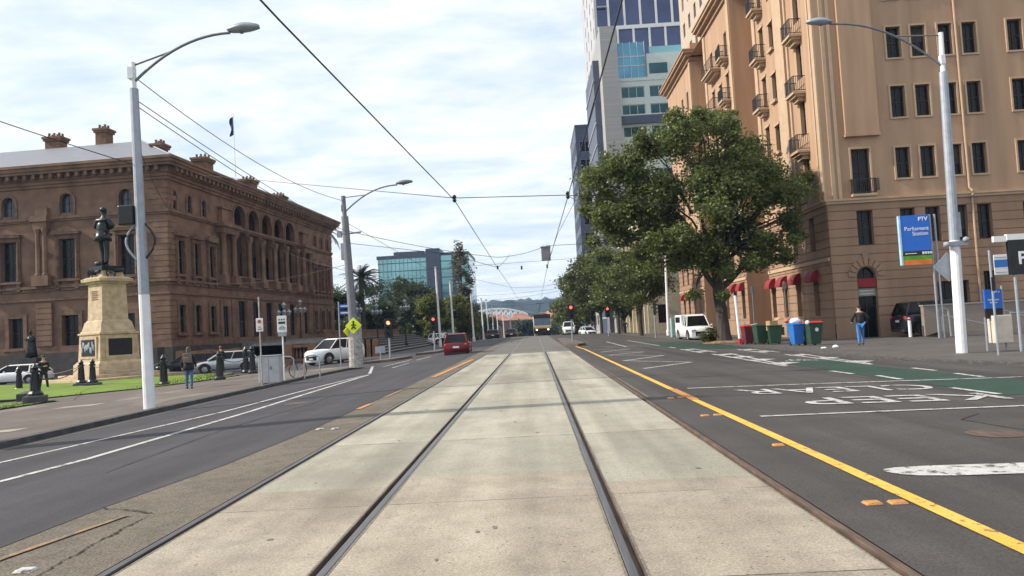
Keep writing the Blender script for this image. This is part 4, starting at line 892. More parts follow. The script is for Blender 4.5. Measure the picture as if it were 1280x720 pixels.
# the big plane/elm in front of the hotel
T1 = thing('street_tree', 'big spreading dark green street tree in front of the peach hotel', 'tree', (10.95, 44.6, -.13)); S_ = 950 / 44.6
bl = []; rt = random.Random(5)
for px, py, pr_ in [(760, 285, 26), (745, 300, 14), (790, 262, 34), (845, 290, 34), (945, 318, 22), (975, 318, 16), (880, 250, 40), (910, 150, 16), (850, 150, 18), (775, 215, 38), (756, 262, 30), (838, 185, 46), (868, 160, 30), (895, 215, 52), (828, 250, 50), (925, 190, 40), (958, 235, 42), (992, 238, 27), (985, 275, 26), (818, 300, 36), (868, 305, 40), (922, 285, 40), (958, 300, 24), (802, 330, 20), (905, 335, 20), (750, 232, 26), (850, 332, 22), (1005, 225, 15), (735, 258, 14), (800, 180, 26), (905, 160, 24), (880, 146, 16), (940, 325, 16), (990, 300, 16), (735, 240, 12), (775, 300, 20), (865, 365, 14), (905, 372, 10)]:
    X = (px - 668 + .054 * (408 - py)) / S_ - 10.95; Z = 1.4 + (408 - .054 * (px - 668) - py) / S_ + .13
    for q in range(4):
        dy = rt.uniform(-3.8, 3.8) * (1 - abs(X) / 14); ks = (44.6 + dy) / 44.6; bl.append(((X + 10.95) * ks - 10.95 + rt.uniform(-.6, .6) * pr_ / 30, dy, (Z - 1.4) * ks + 1.4 + rt.uniform(-.6, .6) * pr_ / 30, pr_ / S_ * rt.uniform(.45, .85), .75))
V, Fq = leaves(bl, 150000, .105, 3, -.13, 1.0); crown('crown', V, Fq, 'leaf', T1)
g = MB(); g.lathe([(.62, -.1), (.5, .15), (.42, .5), (.36, 1.2), (.34, 1.3)], (0, 0, 0), 12); limb(g, (0, 0, 1.1), (-.15, 0, 3.6), .36, .31, .03)
for b, r0 in (((-.2, .1, 9.8), .26), ((-3.0, 1, 7.6), .18), ((3.6, -.6, 5.9), .2), ((2.4, .8, 8.8), .17), ((-5.6, -.5, 6.5), .12), ((5.4, 0, 7.9), .13), ((-1.8, -1.5, 10.8), .15), ((1.2, 1.6, 10.4), .14), ((-3.8, 1, 9.4), .12), ((-4, -1, 4.8), .1), ((.5, -2, 6), .12)): limb(g, (-.12, 0, 3.0 if r0 > .15 else 4.2), b, r0, .04)
for b in bl[::2]: limb(g, (b[0] * .35, b[1] * .3, 4.0 + b[2] * .3), b[:3], .07, .02)
g.build('trunk', 'bark', T1)
g = MB(); g.lathe([(1.25, 0), (1.1, .06), (.6, .12), (.2, .13)], (10.95, 44.6, -.13), 16); tag(g.build('mulch_bed', mat('brown_mulch', (.25, .15, .08), .95, amt=.4, scale=6, bump=1)), 'ring of brown mulch at the foot of the big street tree', 'mulch bed', None, 'stuff')
sh = thing('shrub', 'low green shrub at the foot of the big street tree', 'shrub', (10.35, 44.9, -.13)); V, Fq = leaves([(0, 0, .45, .5), (-.35, 0, .4, .4), (.2, -.1, .6, .35)], 1600, .09, 8, -.3, 2); crown('foliage', V, Fq, 'leafmid', sh); g = MB(); limb(g, (0, 0, 0), (0, 0, .5), .03, .01); limb(g, (0, 0, 0), (-.3, 0, .5), .02, .01); g.build('stem', 'bark', sh)
G2 = 'street trees on the right footpath'
tree('street_tree', 'leafy street tree just beyond the big one, over the traffic signals', 10.9, 78, 9.6, 4.2, 'leaf', 20000, .15, G2)
tree('street_tree', 'mid green street tree shading the cream terrace', 10.6, 96, 11.0, 5.2, 'leaf', 20000, .18, G2)
tree('street_tree', 'wide street tree overhanging the roadway left of the cream terrace', 10.2, 116, 12.5, 6.4, 'leafmid', 20000, .22, G2)
tree('street_tree', 'farthest broad street tree reaching toward the right tram wire', 10.5, 140, 12.5, 7.2, 'leafmid', 20000, .25, G2)
tree('street_tree', 'dark tree close against the cream terrace front', 12.3, 104, 7.0, 3.2, 'leafdk', 6000, .24, G2)
tree('street_tree', 'dull olive tree low behind the right red signals', 9.5, 170, 11, 6.5, 'leafyel', 9000, .4, G2)
G3 = 'park trees beyond the left buildings'
for i, (x, y, h, r, k, lb) in enumerate([(-29, 150, 15, 7, 'leafdk', 'dense dark tree just right of the date palm'), (-37, 160, 13, 7, 'leafmid', 'olive green tree partly behind the date palm'), (-24, 140, 13.5, 6.5, 'leafdk', 'dark round tree below the teal glass office'), (-20, 132, 11, 5.2, 'leafdk', 'dark tree behind the leaning white pole'),
      (-15.6, 118, 8.2, 3.6, 'leafyel', 'yellow green tree left of the tall poplar'), (-12.2, 128, 8.5, 3.6, 'leafyel', 'yellowish tree at the foot of the tall poplar'), (-42, 140, 13, 6, 'leafdk', 'dark tree against the far end of the sandstone building'), (-48, 175, 17, 8, 'leafdk', 'dark tree behind the thin fan palm'),
      (-14.5, 175, 10, 5, 'leafdk', 'dark tree behind the row of white poles'), (-15, 215, 10, 6, 'leafmid', 'green tree behind the middle of the pole row'), (-17, 260, 11, 7, 'leafdk', 'dark tree at the far end of the pole row'), (-4, 300, 10.5, 7, 'leafdk', 'dark tree beyond the tram left of the tracks'), (5, 320, 11, 8, 'leafdk', 'dark tree directly beyond the tram'), (15, 280, 12, 7, 'leafmid', 'green tree beyond the tram to the right'), (-28, 110, 9, 4, 'leafdk', 'low dark tree at the top of the steps'), (-23, 112, 7, 3.4, 'leafdk', 'small dark tree beside the far end of the steps'), (-18, 122, 8, 4, 'leafdk', 'dark tree close behind the steps')]):
    tree('park_tree', lb, x, y, h, r, k, 11000, .24 if y < 200 else .45, G3, base=.12, gap=-.3)
# poplar: narrow column
PT = thing('poplar_tree', 'tall narrow grey green poplar standing above the pole row', 'tree', (-13.9, 150, -1.3)); rp_ = random.Random(2); bl = []
for i in range(36):
    z = 2 + 18 * i / 36; rad = (2.9 * (1 - (z / 22) ** 3) + .3) * rp_.uniform(.6, 1.1); a = rp_.uniform(0, 6.28); bl.append((cos(a) * rad * .5, sin(a) * rad * .5, z, rad * .5 + .25, 1.6))
V, Fq = leaves(bl, 9000, .26, 4, -.02, .6); crown('crown', V, Fq, 'leafgrey', PT); g = MB(); limb(g, (0, 0, 0), (0, 0, 19), .3, .05, .01); g.build('trunk', 'bark', PT)
# palms
def palm(label, x, y, h, r, n, droop, m):
    t = thing('palm_tree', label, 'palm tree', (x, y, gz(x, y))); g = MB(); g.tube([(0, 0, -.2), (.1, 0, h * .5), (0, 0, h)], [.35, .28, .3] if r > 2 else [.2, .15, .15], 9); g.build('trunk', 'bark', t); g = MB(); rr = random.Random(int(h * 10))
    for i in range(n):
        a = rr.uniform(0, 2 * pi); el = rr.uniform(-.5, 1.35); L_ = r * rr.uniform(.8, 1.1); p = []; d = Vector((cos(a), sin(a), 0))
        for k in range(9): s = k / 8; p.append(d * (L_ * s * cos(el * .9)) + Vector((0, 0, h + L_ * s * sin(el) - droop * L_ * s * s)))
        sd_ = d.cross(Vector((0, 0, 1)))
        for k in range(8):
            for e in (-1, 1):
                for q in range(2):
                    s0 = p[k].lerp(p[k + 1], q * .5); w = .16 * L_ * sin(pi * (k + 1.2) / 10.5); tip = s0 + sd_ * e * w + (p[k + 1] - p[k]) * .9 + Vector((0, 0, -.15 * w)); g.add([s0, s0 + (p[k + 1] - p[k]) * .3, tip], [(0, 1, 2)])
        g.tube(p, [.04] * 8 + [.01], 4)
    g.build('fronds', m, t); return t
palm('full date palm with drooping fronds beside the leaning tram pole', -21.5, 95, 9.2, 3.3, 60, .45, 'leafdk')
palm('thin tall fan palm behind the end of the sandstone building', -34.8, 130, 21, 2.6, 34, .6, 'leafdk')

# ---------------- poles and lamps ----------------
def street_light(label, x, y, zb, zshaft, ztop, lean, head, arm0, paint_z=None, m='galv', ml='galvlt', r=.15, mdark=False, headw=.42, pole_m=None, zarm=None):
    """lean: dx at the top; head: (dx, z) of lamp tip relative to base"""
    t = thing('street_lamp', label, 'street lamp', (x, y, zb)); L_ = lambda z: lean * z / ztop
    g = MB()
    if paint_z: g.tube([(0, 0, 0), (L_(paint_z), 0, paint_z)], [r * 1.08, r * .98], 14); g.build('painted_base', ml, t); g = MB()
    g.tube([(L_(paint_z or 0), 0, paint_z or 0), (L_(zshaft), 0, zshaft)], [r * (.98 if paint_z else 1.08), r * .8], 14); g.build('pole', pole_m or m, t)
    g = MB(); g.tube([(L_(zshaft), 0, zshaft - .1), (L_(ztop), 0, ztop)], r * .5, 10); g.box(L_(ztop) - .1, L_(ztop) + .04, -.09, .09, zshaft + .25, zshaft + .55); g.build('top_spigot', 'galvlt' if not mdark else 'poledk', t)
    sx = 1 if head[0] > 0 else -1; hx, hz = head; x0 = L_(ztop); za = zarm or zshaft + .15; p = []
    for k in range(13):
        s = k / 12; p.append((x0 + (hx - sx * .75 - x0) * s, 0, za + (hz - .06 - za) * (1 - (1 - s) ** 2.1)))
    g = MB(); g.tube(p, .035, 8); g.tube([(x0, 0, ztop - .08), p[5], p[6]], .024, 6); g.build('arm', 'poledk', t)
    g = MB(); v = []; n = 9   # cobra head
    for k in range(n):
        s = k / (n - 1); w = headw * .5 * (sin(pi * (.12 + .8 * s)) ** .7); xx = hx - sx * .8 * (1 - s); zz_ = hz + .05 * s
        v += [(xx, -w, zz_ - .02), (xx, -w * .55, zz_ + .1 * sin(pi * (.1 + .8 * s)) + .02), (xx, w * .55, zz_ + .1 * sin(pi * (.1 + .8 * s)) + .02), (xx, w, zz_ - .02), (xx, 0, zz_ - .07 * sin(pi * s) - .02)]
    g.add(v, [(k * 5 + j, k * 5 + (j + 1) % 5, (k + 1) * 5 + (j + 1) % 5, (k + 1) * 5 + j) for k in range(n - 1) for j in range(5)] + [(4, 3, 2, 1, 0), tuple((n - 1) * 5 + j for j in range(5))]); h = g.build('lamp_head', 'galv' if not mdark else 'poledk', t, smooth=True)
    g = MB(); g.lathe([(.05, -.09), (.06, -.03)], (hx - sx * .45, 0, hz), 8); g.build('sensor', 'poledk', h); return t
LP = street_light('tall pale street lamp leaning left at the left kerb with black signal box halfway up', -9.66, 18.75, -.13, 8.1, 8.78, -.18, (3.1, 9.45), 0, 2.85, r=.132)
g = MB(); g.box(-.62, -.22, -.12, .16, 4.62, 5.12); g.box(-.3, -.05, -.03, .03, 4.8, 4.88); g.build('signal_box', 'iron', LP, bevel=.03)
for s_ in (-1, 1):
    g = MB(); g.tube([(-.1 + s_ * .12, 0, 4.65)] + [(-.1 + s_ * (.12 + .25 * sin(pi * k / 10)), -.02, 4.65 - .9 * k / 10) for k in range(1, 11)], .028, 7); g.build('bracket_hoop', 'galv' if s_ < 0 else 'iron', LP)
RP = street_light('tall grey street lamp at the right footpath with grey diamond sign back', 13.55, 24.7, -.18, 9.1, 10.4, .18, (-4.1, 10.98), 0, 3.6, r=.155)
g = MB(); T = Matrix.Translation((-.08, .24, 2.78)) @ Matrix.Rotation(radians(45), 4, 'Y'); g.box(-.34, .34, -.01, .01, -.34, .34, T); g.build('diamond_sign_back', 'galv', RP)
g = MB(); g.box(-.3, .38, -.2, .0, 3.42, 3.56); g.ball((-.3, -.22, 3.47), .09); g.ball((.3, -.22, 3.6), .09); g.box(.14, .26, -.1, .1, 3.7, 4.5); g.build('mounting_bracket', 'galv', RP)
g = MB(); g.tube([(.2, .05, .0), (.18, .05, 3.4)], .03, 6); g.build('conduit', 'poledk', RP)
MPo = street_light('leaning concrete tram pole with street lamp arm beside the white SUV', -8.6, 36.3, -.1, 7.3, 8.3, -.3, (3.1, 8.75), 0, None, r=.21, pole_m='poledk', mdark=True)
g = MB(); g.lathe([(.34, 0), (.34, 1.9), (.26, 2.0)], (-.02, 0, 0), 12); g.build('lower_shaft', 'mottle', MPo)
g = MB(); g.tube([(-.6, 0, 6.42), (.5, 0, 6.5)], .045, 6); g.box(-.66, -.45, -.08, .08, 6.3, 6.6); g.box(-.5, -.2, -.1, .2, 5.2, 6.0); g.build('bracket', 'galv', MPo)
def diamond(par, x, z, y, s, nm='warning_sign'):
    T = Matrix.Translation((x, y, z)) @ Matrix.Rotation(radians(45), 4, 'Y'); g = MB(); g.box(-s, s, -.012, .012, -s, s, T); o = g.build(nm, mat('fluoro_yellow', (.75, .85, .02), .5, amt=.03), par, bevel=.03)
    g = MB(); g.ball((x, y - .03, z + s * .62), (.055, .01, .055), 8, 5); g.tube([(x, y - .03, z + s * .42), (x - .02, y - .03, z - .05), (x - s * .4, y - .03, z - s * .6)], .035, 5); g.tube([(x, y - .03, z - .05), (x + s * .35, y - .03, z - s * .55)], .035, 5); g.tube([(x - s * .4, y - .03, z + s * .05), (x, y - .03, z + s * .25), (x + s * .4, y - .03, z)], .028, 5); g.build('walking_symbol', 'iron', o); return o
diamond(MPo, .02, 2.0, -.34, .28); d2 = MB(); T = Matrix.Translation((-.22, -.1, 1.75)) @ Matrix.Rotation(.9, 4, 'Z') @ Matrix.Rotation(radians(45), 4, 'Y'); d2.box(-.28, .28, -.012, .012, -.28, .28, T); d2.build('warning_sign', mat('fluoro_yellow', (.75, .85, .02)), MPo)
SB = thing('street_name_sign', 'two blue street name blades behind the leaning tram pole', 'sign', (-10.2, 39.6, -.15)); g = MB(); g.tube([(0, 0, 0), (0, 0, 3.4)], .035, 8); g.build('pole', 'galv', SB)
for z, w in ((3.15, .9), (2.8, .75)): g = MB(); g.box(0, w, -.02, .02, z - .11, z + .11); o = g.build('name_blade', mat('sign_blue', (.02, .09, .38), .5), SB); g = MB(); g.box(.1, w - .1, -.025, -.021, z - .03, z + .03); g.build('lettering', 'plate', o)
# row of slim poles
def tram_pole(x, y, h, label, lean=0, m='galvlt', r=.12, arm=True):
    t = thing('tram_pole', label, 'pole', (x, y, gz(x, y)), 0, 'tram wire poles down the street'); g = MB(); g.tube([(0, 0, 0), (lean * h, 0, h)], [r * 1.2, r * .8], 10); g.lathe([(r * 1.6, 0), (r * 1.6, .5), (r * 1.2, .6)], (0, 0, 0), 10); g.build('shaft', m, t)
    g = MB(); g.lathe([(r * 1.1, h - .1), (r * .9, h + .06), (.02, h + .12)], (lean * h, 0, 0), 8)
    if arm: g.tube([(lean * h, 0, h - .5), (lean * h + (1.0 if x < 0 else -1.0), 0, h - .3)], .03, 6)
    g.build('cap_and_arm', 'galv', t); return t
for i, (x, y, h, lb) in enumerate([(-10.2, 82, 8.6, 'white footed pole behind the near left red signal'), (-9.6, 90, 7.4, 'slim grey pole left of the poplar trunk'), (-8.1, 101, 6.3, 'nearest of the white poles right of the poplar'), (-8.0, 119, 6.6, 'second white pole right of the poplar'), (-8.0, 132, 7.4, 'third white pole right of the poplar'), (-8.0, 149, 7.4, 'fourth white pole right of the poplar'), (-8.0, 168, 7.8, 'fifth white pole right of the poplar'), (-7.6, 190, 8.4, 'sixth white pole right of the poplar, near the far cars'), (-6.8, 225, 9, 'farthest white pole, left of the tram'), (10.9, 112, 9.0, 'grey pole beside the right red signals under the trees'), (12.9, 74, 8.4, 'white footed pole behind the teal cabinet'), (10.9, 98, 7.6, 'plain slim pole in front of the cream terrace')]): tram_pole(x, y, h, lb, -.02 if x < 0 else .02)
p2 = thing('sign_pole', 'white post with red base beside the green bins and big tree', 'pole', (10.65, 40.0, -.16)); g = MB(); g.tube([(0, 0, 0), (-.1, 0, 2.6)], .07, 10); g.build('shaft', 'galvlt', p2); g = MB(); g.lathe([(.1, 0), (.1, .35)], (0, 0, 0), 10); g.build('red_base', 'redlamp', p2)
for x, y, lb in ((17.46 - .75, 50.9, 'thin dark pole at the hotel wall behind the red lidded bin'), (16.1, 56.2, 'thin pole at the hotel wall behind the green bins')):
    t = thing('sign_pole', lb, 'pole', (x, y, -.2)); g = MB(); g.tube([(0, 0, 0), (0, 0, 3.7)], .045, 8); g.build('shaft', 'poledk', t); g = MB(); g.box(-.14, .14, -.03, -.01, 3.2, 3.65); g.build('plate', 'galv', t)
# traffic signals
M['red_on'] = mat('lit_red_lens', (.9, .06, .03), .4, emit=((1, .09, .04), 3.2)); M['org_on'] = mat('lit_orange_lens', (.95, .25, .08), .4, emit=((1, .28, .1), 3.2)); M['lens'] = mat('dark_lens', (.015, .02, .018), .25)
def signal(x, y, hz, label, m='red_on', zb=None, s=1, zrot=0, rlen=.1):
    zb = gz(x, y) if zb is None else zb; t = thing('traffic_light', label, 'traffic light', (x, y, zb), zrot, 'traffic lights'); g = MB(); g.tube([(0, 0, 0), (0, 0, hz + .35)], .06, 8); g.build('pole', 'galv', t)
    g = MB(); g.box(-.24 * s, .24 * s, -.14, -.1, hz - .55 * s, hz + .55 * s); g.box(-.13 * s, .13 * s, -.12, .06, hz - .5 * s, hz + .5 * s); h = g.build('signal_head', 'iron', t, bevel=.02)
    for k, dz in enumerate((.32, 0, -.32)):
        g = MB(); T = Matrix.Translation((0, -.15, hz + dz * s)) @ Matrix.Rotation(pi / 2, 4, 'X'); g.lathe([(rlen * s, 0), (rlen * s, .01), (.001, .03)], (0, -.15, hz + dz * s), 12, Matrix.Rotation(pi / 2, 3, 'X')); g.build('lens', m if k == 0 else 'lens', h)
        g = MB(); n = 8; v = []
        for i in range(n + 1):
            a = pi * i / n; v += [(cos(a) * (rlen + .015) * s, -.15, hz + dz * s + sin(a) * (rlen + .015) * s), (cos(a) * (rlen + .01) * s, -.34, hz + dz * s + sin(a) * (rlen + .01) * s - .02)]
        g.add(v, [(2 * i, 2 * i + 1, 2 * i + 3, 2 * i + 2) for i in range(n)]); g.build('visor', 'iron', h)
    return t
signal(-8.75, 45.6, 1.95, 'orange lit signal on the small island left of the red car', 'org_on', s=1.05, rlen=.11)
signal(-7.35, 55.5, 2.15, 'red lit signal right behind the small island, left of the red car', s=1, rlen=.10)
signal(2.80, 57.2, 2.35, 'red lit signal on the median island right of the tram tracks', s=1.05, rlen=.11)
signal(8.3, 86, 2.7, 'red lit signal under the right street trees', s=1.1, rlen=.12)
signal(10.4, 66, 2.5, 'traffic signal seen from the side left of the teal cabinet', 'lens', s=1, zrot=1.3)
signal(-.2 + 2.6, 128, 3.2, 'dark signal silhouette just right of the far tram', 'lens', s=1.2)
def island(pts, lab):
    g = MB(); poly(g, pts, .14, .2); struct(g, 'traffic_island', 'path', bevel=.03)
island([(2.0, 50), (2.75, 49.2), (3.3, 50.5), (3.4, 60), (2.9, 74), (2.2, 74)], ''); island([(-9.8, 43), (-8.4, 44.2), (-7.7, 47.4), (-8.2, 48), (-9.6, 46.5)], ''); island([(-8.4, 53), (-7.0, 54), (-6.8, 59), (-7.6, 61), (-8.3, 58)], '')
# small keep-left sign on the left island, ornamental lamps
t = thing('road_sign', 'small white back of a road sign on the left island', 'sign', (-9.25, 45.2, -.1)); g = MB(); g.tube([(0, 0, 0), (0, 0, .75)], .03, 6); g.build('post', 'galv', t); g = MB(); g.box(-.3, .3, -.01, .01, .4, .8); g.build('plate', 'galv', t, bevel=.01)
def ornlamp(x, y, h, lb):
    t = thing('ornamental_lamp', lb, 'street lamp', (x, y, gz(x, y) + .3), 0, 'ornamental lamps by the steps'); g = MB(); g.lathe([(.22, 0), (.2, .4), (.1, .6), (.07, h * .6), (.1, h * .62), (.05, h * .66), (.05, h)], (0, 0, 0), 10)
    for k in range(4): a = k * pi / 2 + .4; g.tube([(0, 0, h * .8), (cos(a) * .25, sin(a) * .25, h * .78), (cos(a) * .45, sin(a) * .45, h * .86)], .03, 6)
    g.build('post', 'iron', t)
    for k in range(4): a = k * pi / 2 + .4; g = MB(); g.lathe([(.08, 0), (.2, .3), (.22, .34), (.05, .5), (.02, .58)], (cos(a) * .45, sin(a) * .45, h * .86), 8); g.build('lantern', 'galv', t)
    g = MB(); g.lathe([(.08, 0), (.22, .32), (.24, .36), (.05, .55), (.02, .65)], (0, 0, h), 8); g.build('lantern', 'galv', t)
for x, y, h, lb in ((-22.5, 68, 4.6, 'ornamental lantern cluster in front of the sandstone arcade, nearer one'), (-23.5, 76, 5.2, 'ornamental lantern cluster in front of the sandstone arcade, farther one'), (-17.8, 76, 4.6, 'ornamental lantern cluster just right of the leaning tram pole'), (-17.0, 82, 4.4, 'ornamental lantern cluster left of the orange lit signal'), (-14.6, 86, 4.8, 'ornamental lantern in front of the dark trees above the steps')): ornlamp(x, y, h, lb)
# ---------------- overhead wires ----------------
wi = 0
def wire(pts, r, label, sag=0, n=14):
    P_ = []
    for a, b in zip(pts, pts[1:]):
        a, b = Vector(a), Vector(b)
        for i in range(n): s = i / n; p = a.lerp(b, s); p.z -= sag * 4 * s * (1 - s); P_.append(p)
    P_.append(Vector(pts[-1])); g = MB(); g.tube(P_, r, 5); return tag(g.build('overhead_wire', 'cable'), label, 'wire', 'overhead tram wires')
wire([(-3.7, -6, 5.55), (-3.05, 9.5, 5.5), (-2.32, 24, 5.55), (-2.12, 48, 5.2), (-2.1, 75, 5.4), (-2.1, 101, 5.4), (-2.1, 149, 4.6)], .014, 'contact wire above the left track running up out of the top left')
wire([(1.4, -6, 5.55), (1.35, 10, 5.5), (1.29, 24, 5.45), (1.02, 48, 5.1), (1.1, 75, 5.3), (1.15, 101, 5.3), (1.15, 149, 4.6)], .014, 'contact wire above the right track running up out of the top edge')
wire([(-29.4, 65.5, 16.4), (-2.32, 24, 5.62), (1.29, 24, 5.5), (17, 47.5, 7.3)], .013, 'thin span wire from the sandstone cornice to both contact wires')
wire([(-9.83, 18.75, 8.3), (-8.85, 36.3, 7.95)], .012, 'topmost wire between the two left lamp poles', .5)
wire([(-9.8, 18.75, 7.7), (-8.8, 36.3, 6.45)], .012, 'upper of the twin wires between the two left lamp poles', .15)
wire([(-9.8, 18.75, 7.55), (-8.85, 36.3, 6.3)], .012, 'lower of the twin wires between the two left lamp poles', .2)
wire([(-16, 12.5, 8.5), (-9.8, 18.75, 6.0)], .012, 'cable from the near left lamp pole out of the left edge', .15)
wire([(-9.8, 18.75, 6.6), (-29.7, 62, 12.8)], .014, 'cable from the near left lamp pole to the sandstone corner', .4)
wire([(-28.6, 80, 12.2), (-8.7, 36.3, 4.5)], .012, 'pale cable slanting down across the arcade to the leaning pole', .3)
wire([(-29.3, 66, 6.9), (-8.7, 36.3, 4.9)], .012, 'pale cable crossing low in front of the sandstone wall to the leaning pole', .5)
wire([(-8.8, 36.3, 6.5), (-2.1, 48, 5.9), (1.03, 48, 6.45), (17, 52, 7.4)], .015, 'thick span wire from the leaning pole past the hanging grey box', .15)
wire([(-8.8, 36.3, 5.9), (-5.0, 45, 6.0), (-2.12, 48, 5.25)], .014, 'bracket wire from the leaning pole down to the left contact wire')
wire([(-8.8, 36.3, 6.9), (-8.2, 60, 6.4), (17, 60, 6.8)], .012, 'thin wire crossing beyond the hanging grey box')
wire([(-8.2, 101, 5.9), (11, 98, 7.2)], .014, 'span wire between the first white pole and the right trees', .5)
wire([(-10.3, 82, 8), (-2.1, 80, 5.6), (1.1, 80, 5.5), (12.9, 78, 7.5)], .013, 'sagging span wire in front of the poplar')
wire([(-8.2, 119, 5.9), (11, 112, 7.8)], .016, 'span wire behind the first white pole', .6); wire([(-8.2, 132, 5.9), (11, 128, 7)], .016, 'span wire at the third white pole', .6); wire([(-8.2, 149, 5.8), (11, 149, 7)], .016, 'span wire at the fourth white pole', .6)
wire([(1.29, 24, 5.5), (1.9, 30, 6.3), (1.5, 40, 6.2), (1.03, 48, 5.3)], .01, 'slack feeder loop above the right contact wire')
wire([(-2.12, 48, 5.2), (-1.3, 48.1, 6.0)], .012, 'short hanger wire over the left track')
def ins(x, y, z, lb):
    g = MB(); g.lathe([(.03, -.12), (.07, -.06), (.04, 0), (.07, .06), (.03, .12)], (x, y, z), 8); tag(g.build('insulator', 'iron'), lb, 'insulator', 'insulators on the wires')
ins(-2.32, 24, 5.6, 'insulator where the left contact wire meets the thin span wire'); ins(1.29, 24, 5.5, 'insulator where the right contact wire meets the thin span wire'); ins(-2.12, 48, 5.25, 'insulator on the left contact wire below the thick span wire'); ins(1.02, 48, 5.15, 'insulator just below the hanging grey box'); ins(-.6, 48, 5.15, 'small insulator hanging between the two tracks')
t = thing('signal_cabinet', 'grey box hanging from the span wire above the right track', 'box', (.98, 48, 5.95)); g = MB(); g.box(-.29, .29, -.18, .18, -.44, .42); g.build('box', mat('mid_grey_paint', (.22, .22, .24), .6), t, bevel=.02); g = MB(); g.tube([(-.15, 0, .42), (-.15, 0, .58)], .015, 5); g.tube([(.15, 0, .42), (.15, 0, .58)], .015, 5); g.box(-.33, .33, -.22, .22, .42, .46); g.build('hanger', 'galv', t)
# ---------------- figures ----------------
def skinmesh(name, V, E_, Rr, m, parent, extra=None, sub=1, root=0):
    me = bpy.data.meshes.new(name); me.from_pydata([Vector(v) for v in V], E_, []); me.update(); o = bpy.data.objects.new(name, me); C.objects.link(o)
    md = o.modifiers.new('s', 'SKIN'); md.use_smooth_shade = True; md.branch_smoothing = .6
    if not me.skin_vertices: raise RuntimeError('no skin layer')
    for i, r in enumerate(Rr): d = me.skin_vertices[0].data[i]; d.radius = (r, r) if not isinstance(r, tuple) else r; d.use_root = (i == root)
    sb = o.modifiers.new('u', 'SUBSURF'); sb.levels = sb.render_levels = sub
    bpy.context.view_layer.update(); dg = bpy.context.evaluated_depsgraph_get(); nm = bpy.data.meshes.new_from_object(o.evaluated_get(dg)); bpy.data.objects.remove(o)
    g = MB(); g.add([v.co.copy() for v in nm.vertices], [tuple(p.vertices) for p in nm.polygons])
    if extra: g.add(extra.v, extra.f)
    return g.build(name, m, parent, smooth=True)
def figure(t, H=1.75, pose=None, top='cloth', legs='denim', skin='skin', hairm='hair', shoes='iron', bulk=1, skirt=0, cap=None, allm=None, hair_long=False, bare=False):
    p = pose or {}; s = H / 1.75; st = p.get('stride', (.12, -.12)); sway = p.get('lean', 0); tw = p.get('head', 0)
    top, legs, skin, hairm, shoes = [(allm or q) for q in (top, legs, skin, hairm, shoes)]
    v3 = lambda x, y, z: Vector((x * s, (y + sway * max(0, z - .9)) * s, z * s))
    el = p.get('elbows', [(-.26, -.05, 1.13), (.26, -.05, 1.13)]); wr = p.get('wrists', [(-.27, .08, .88), (.27, .08, .88)])
    V = [v3(0, 0, .95), v3(0, 0, 1.12), v3(0, 0, 1.30), v3(0, 0, 1.43), v3(0, .01, 1.50), v3(0, .03, 1.58), v3(0, .03, 1.66), v3(0, .02, 1.70)]
    Rb = [.125, .115, .14, .075, .052, .078, .088, .06]; E_ = [(i, i + 1) for i in range(7)]
    li = []
    for k, sx in enumerate((-1, 1)):
        y = st[k]; b = len(V); V += [v3(sx * .09, 0, .88), v3(sx * .10, y * .55 + .03, .49), v3(sx * .11, y, .09), v3(sx * .12, y + .12, .04)]; Rb += [.085, .058, .04, .034]; E_ += [(0, b), (b, b + 1), (b + 1, b + 2), (b + 2, b + 3)]; li.append(b)
    ai = []
    for k, sx in enumerate((-1, 1)):
        b = len(V); V += [v3(sx * .17, 0, 1.38), v3(*el[k]), v3(*wr[k])]; Rb += [.055, .042, .029]; E_ += [(3, b), (b, b + 1), (b + 1, b + 2)]; ai.append(b)
    ex = MB()
    for k, sx in enumerate((-1, 1)):    # hands: palm, four fingers, thumb
        w = V[ai[k] + 2]; e = V[ai[k] + 1]; d = (w - e).normalized(); side = Vector((0, 1, 0)) if abs(d.y) < .7 else Vector((sx, 0, 0)); side = (side - d * side.dot(d)).normalized(); nr = d.cross(side)
        pc = w + d * .045 * s; ex.tube([w - d * .01 * s, w + d * .03 * s, w + d * .085 * s], [.022 * s, .034 * s, .033 * s], 7)
        for j, (o_, L_) in enumerate(((-.028, .06), (-.01, .072), (.01, .068), (.027, .052))): a = w + d * .08 * s + side * o_ * s; ex.tube([a, a + (d + nr * .15).normalized() * L_ * .5 * s, a + (d * .8 + nr * .5 * -sx).normalized() * L_ * s], [.010 * s, .009 * s, .007 * s], 5)
        a = w + d * .03 * s + side * .028 * s; ex.tube([a, a + (d * .5 + side).normalized() * .03 * s, a + (d + side * .6).normalized() * .06 * s], [.012 * s, .011 * s, .008 * s], 5)
    hc = v3(0, .03, 1.645)
    ex.ball((hc.x, hc.y + .085 * s, hc.z - .01 * s), (.014 * s, .02 * s, .022 * s), 6, 5)
    for sx in (-1, 1): ex.ball((hc.x + sx * .082 * s, hc.y - .005, hc.z - .01 * s), (.012 * s, .02 * s, .03 * s), 6, 5); ex.ball((hc.x + sx * .03 * s, hc.y + .076 * s, hc.z + .012 * s), (.013 * s, .01 * s, .008 * s), 6, 4)
    ex.ball((hc.x, hc.y + .07 * s, hc.z - .048 * s), (.026 * s, .014 * s, .007 * s), 6, 4)
    body = skinmesh('body', V, E_, [r * s for r in Rb], skin, t, ex)
    if bare: return body
    b1 = bulk
    # jacket
    idx = [0, 1, 2, 3] + [a + k for a in ai for k in range(3)]; mp_ = {q: i for i, q in enumerate(idx)}; Vj = [V[i].copy() for i in idx]; Vj[0].z -= .06 * s
    for a in ai: Vj[mp_[a + 2]] = V[a + 1].lerp(V[a + 2], .93)
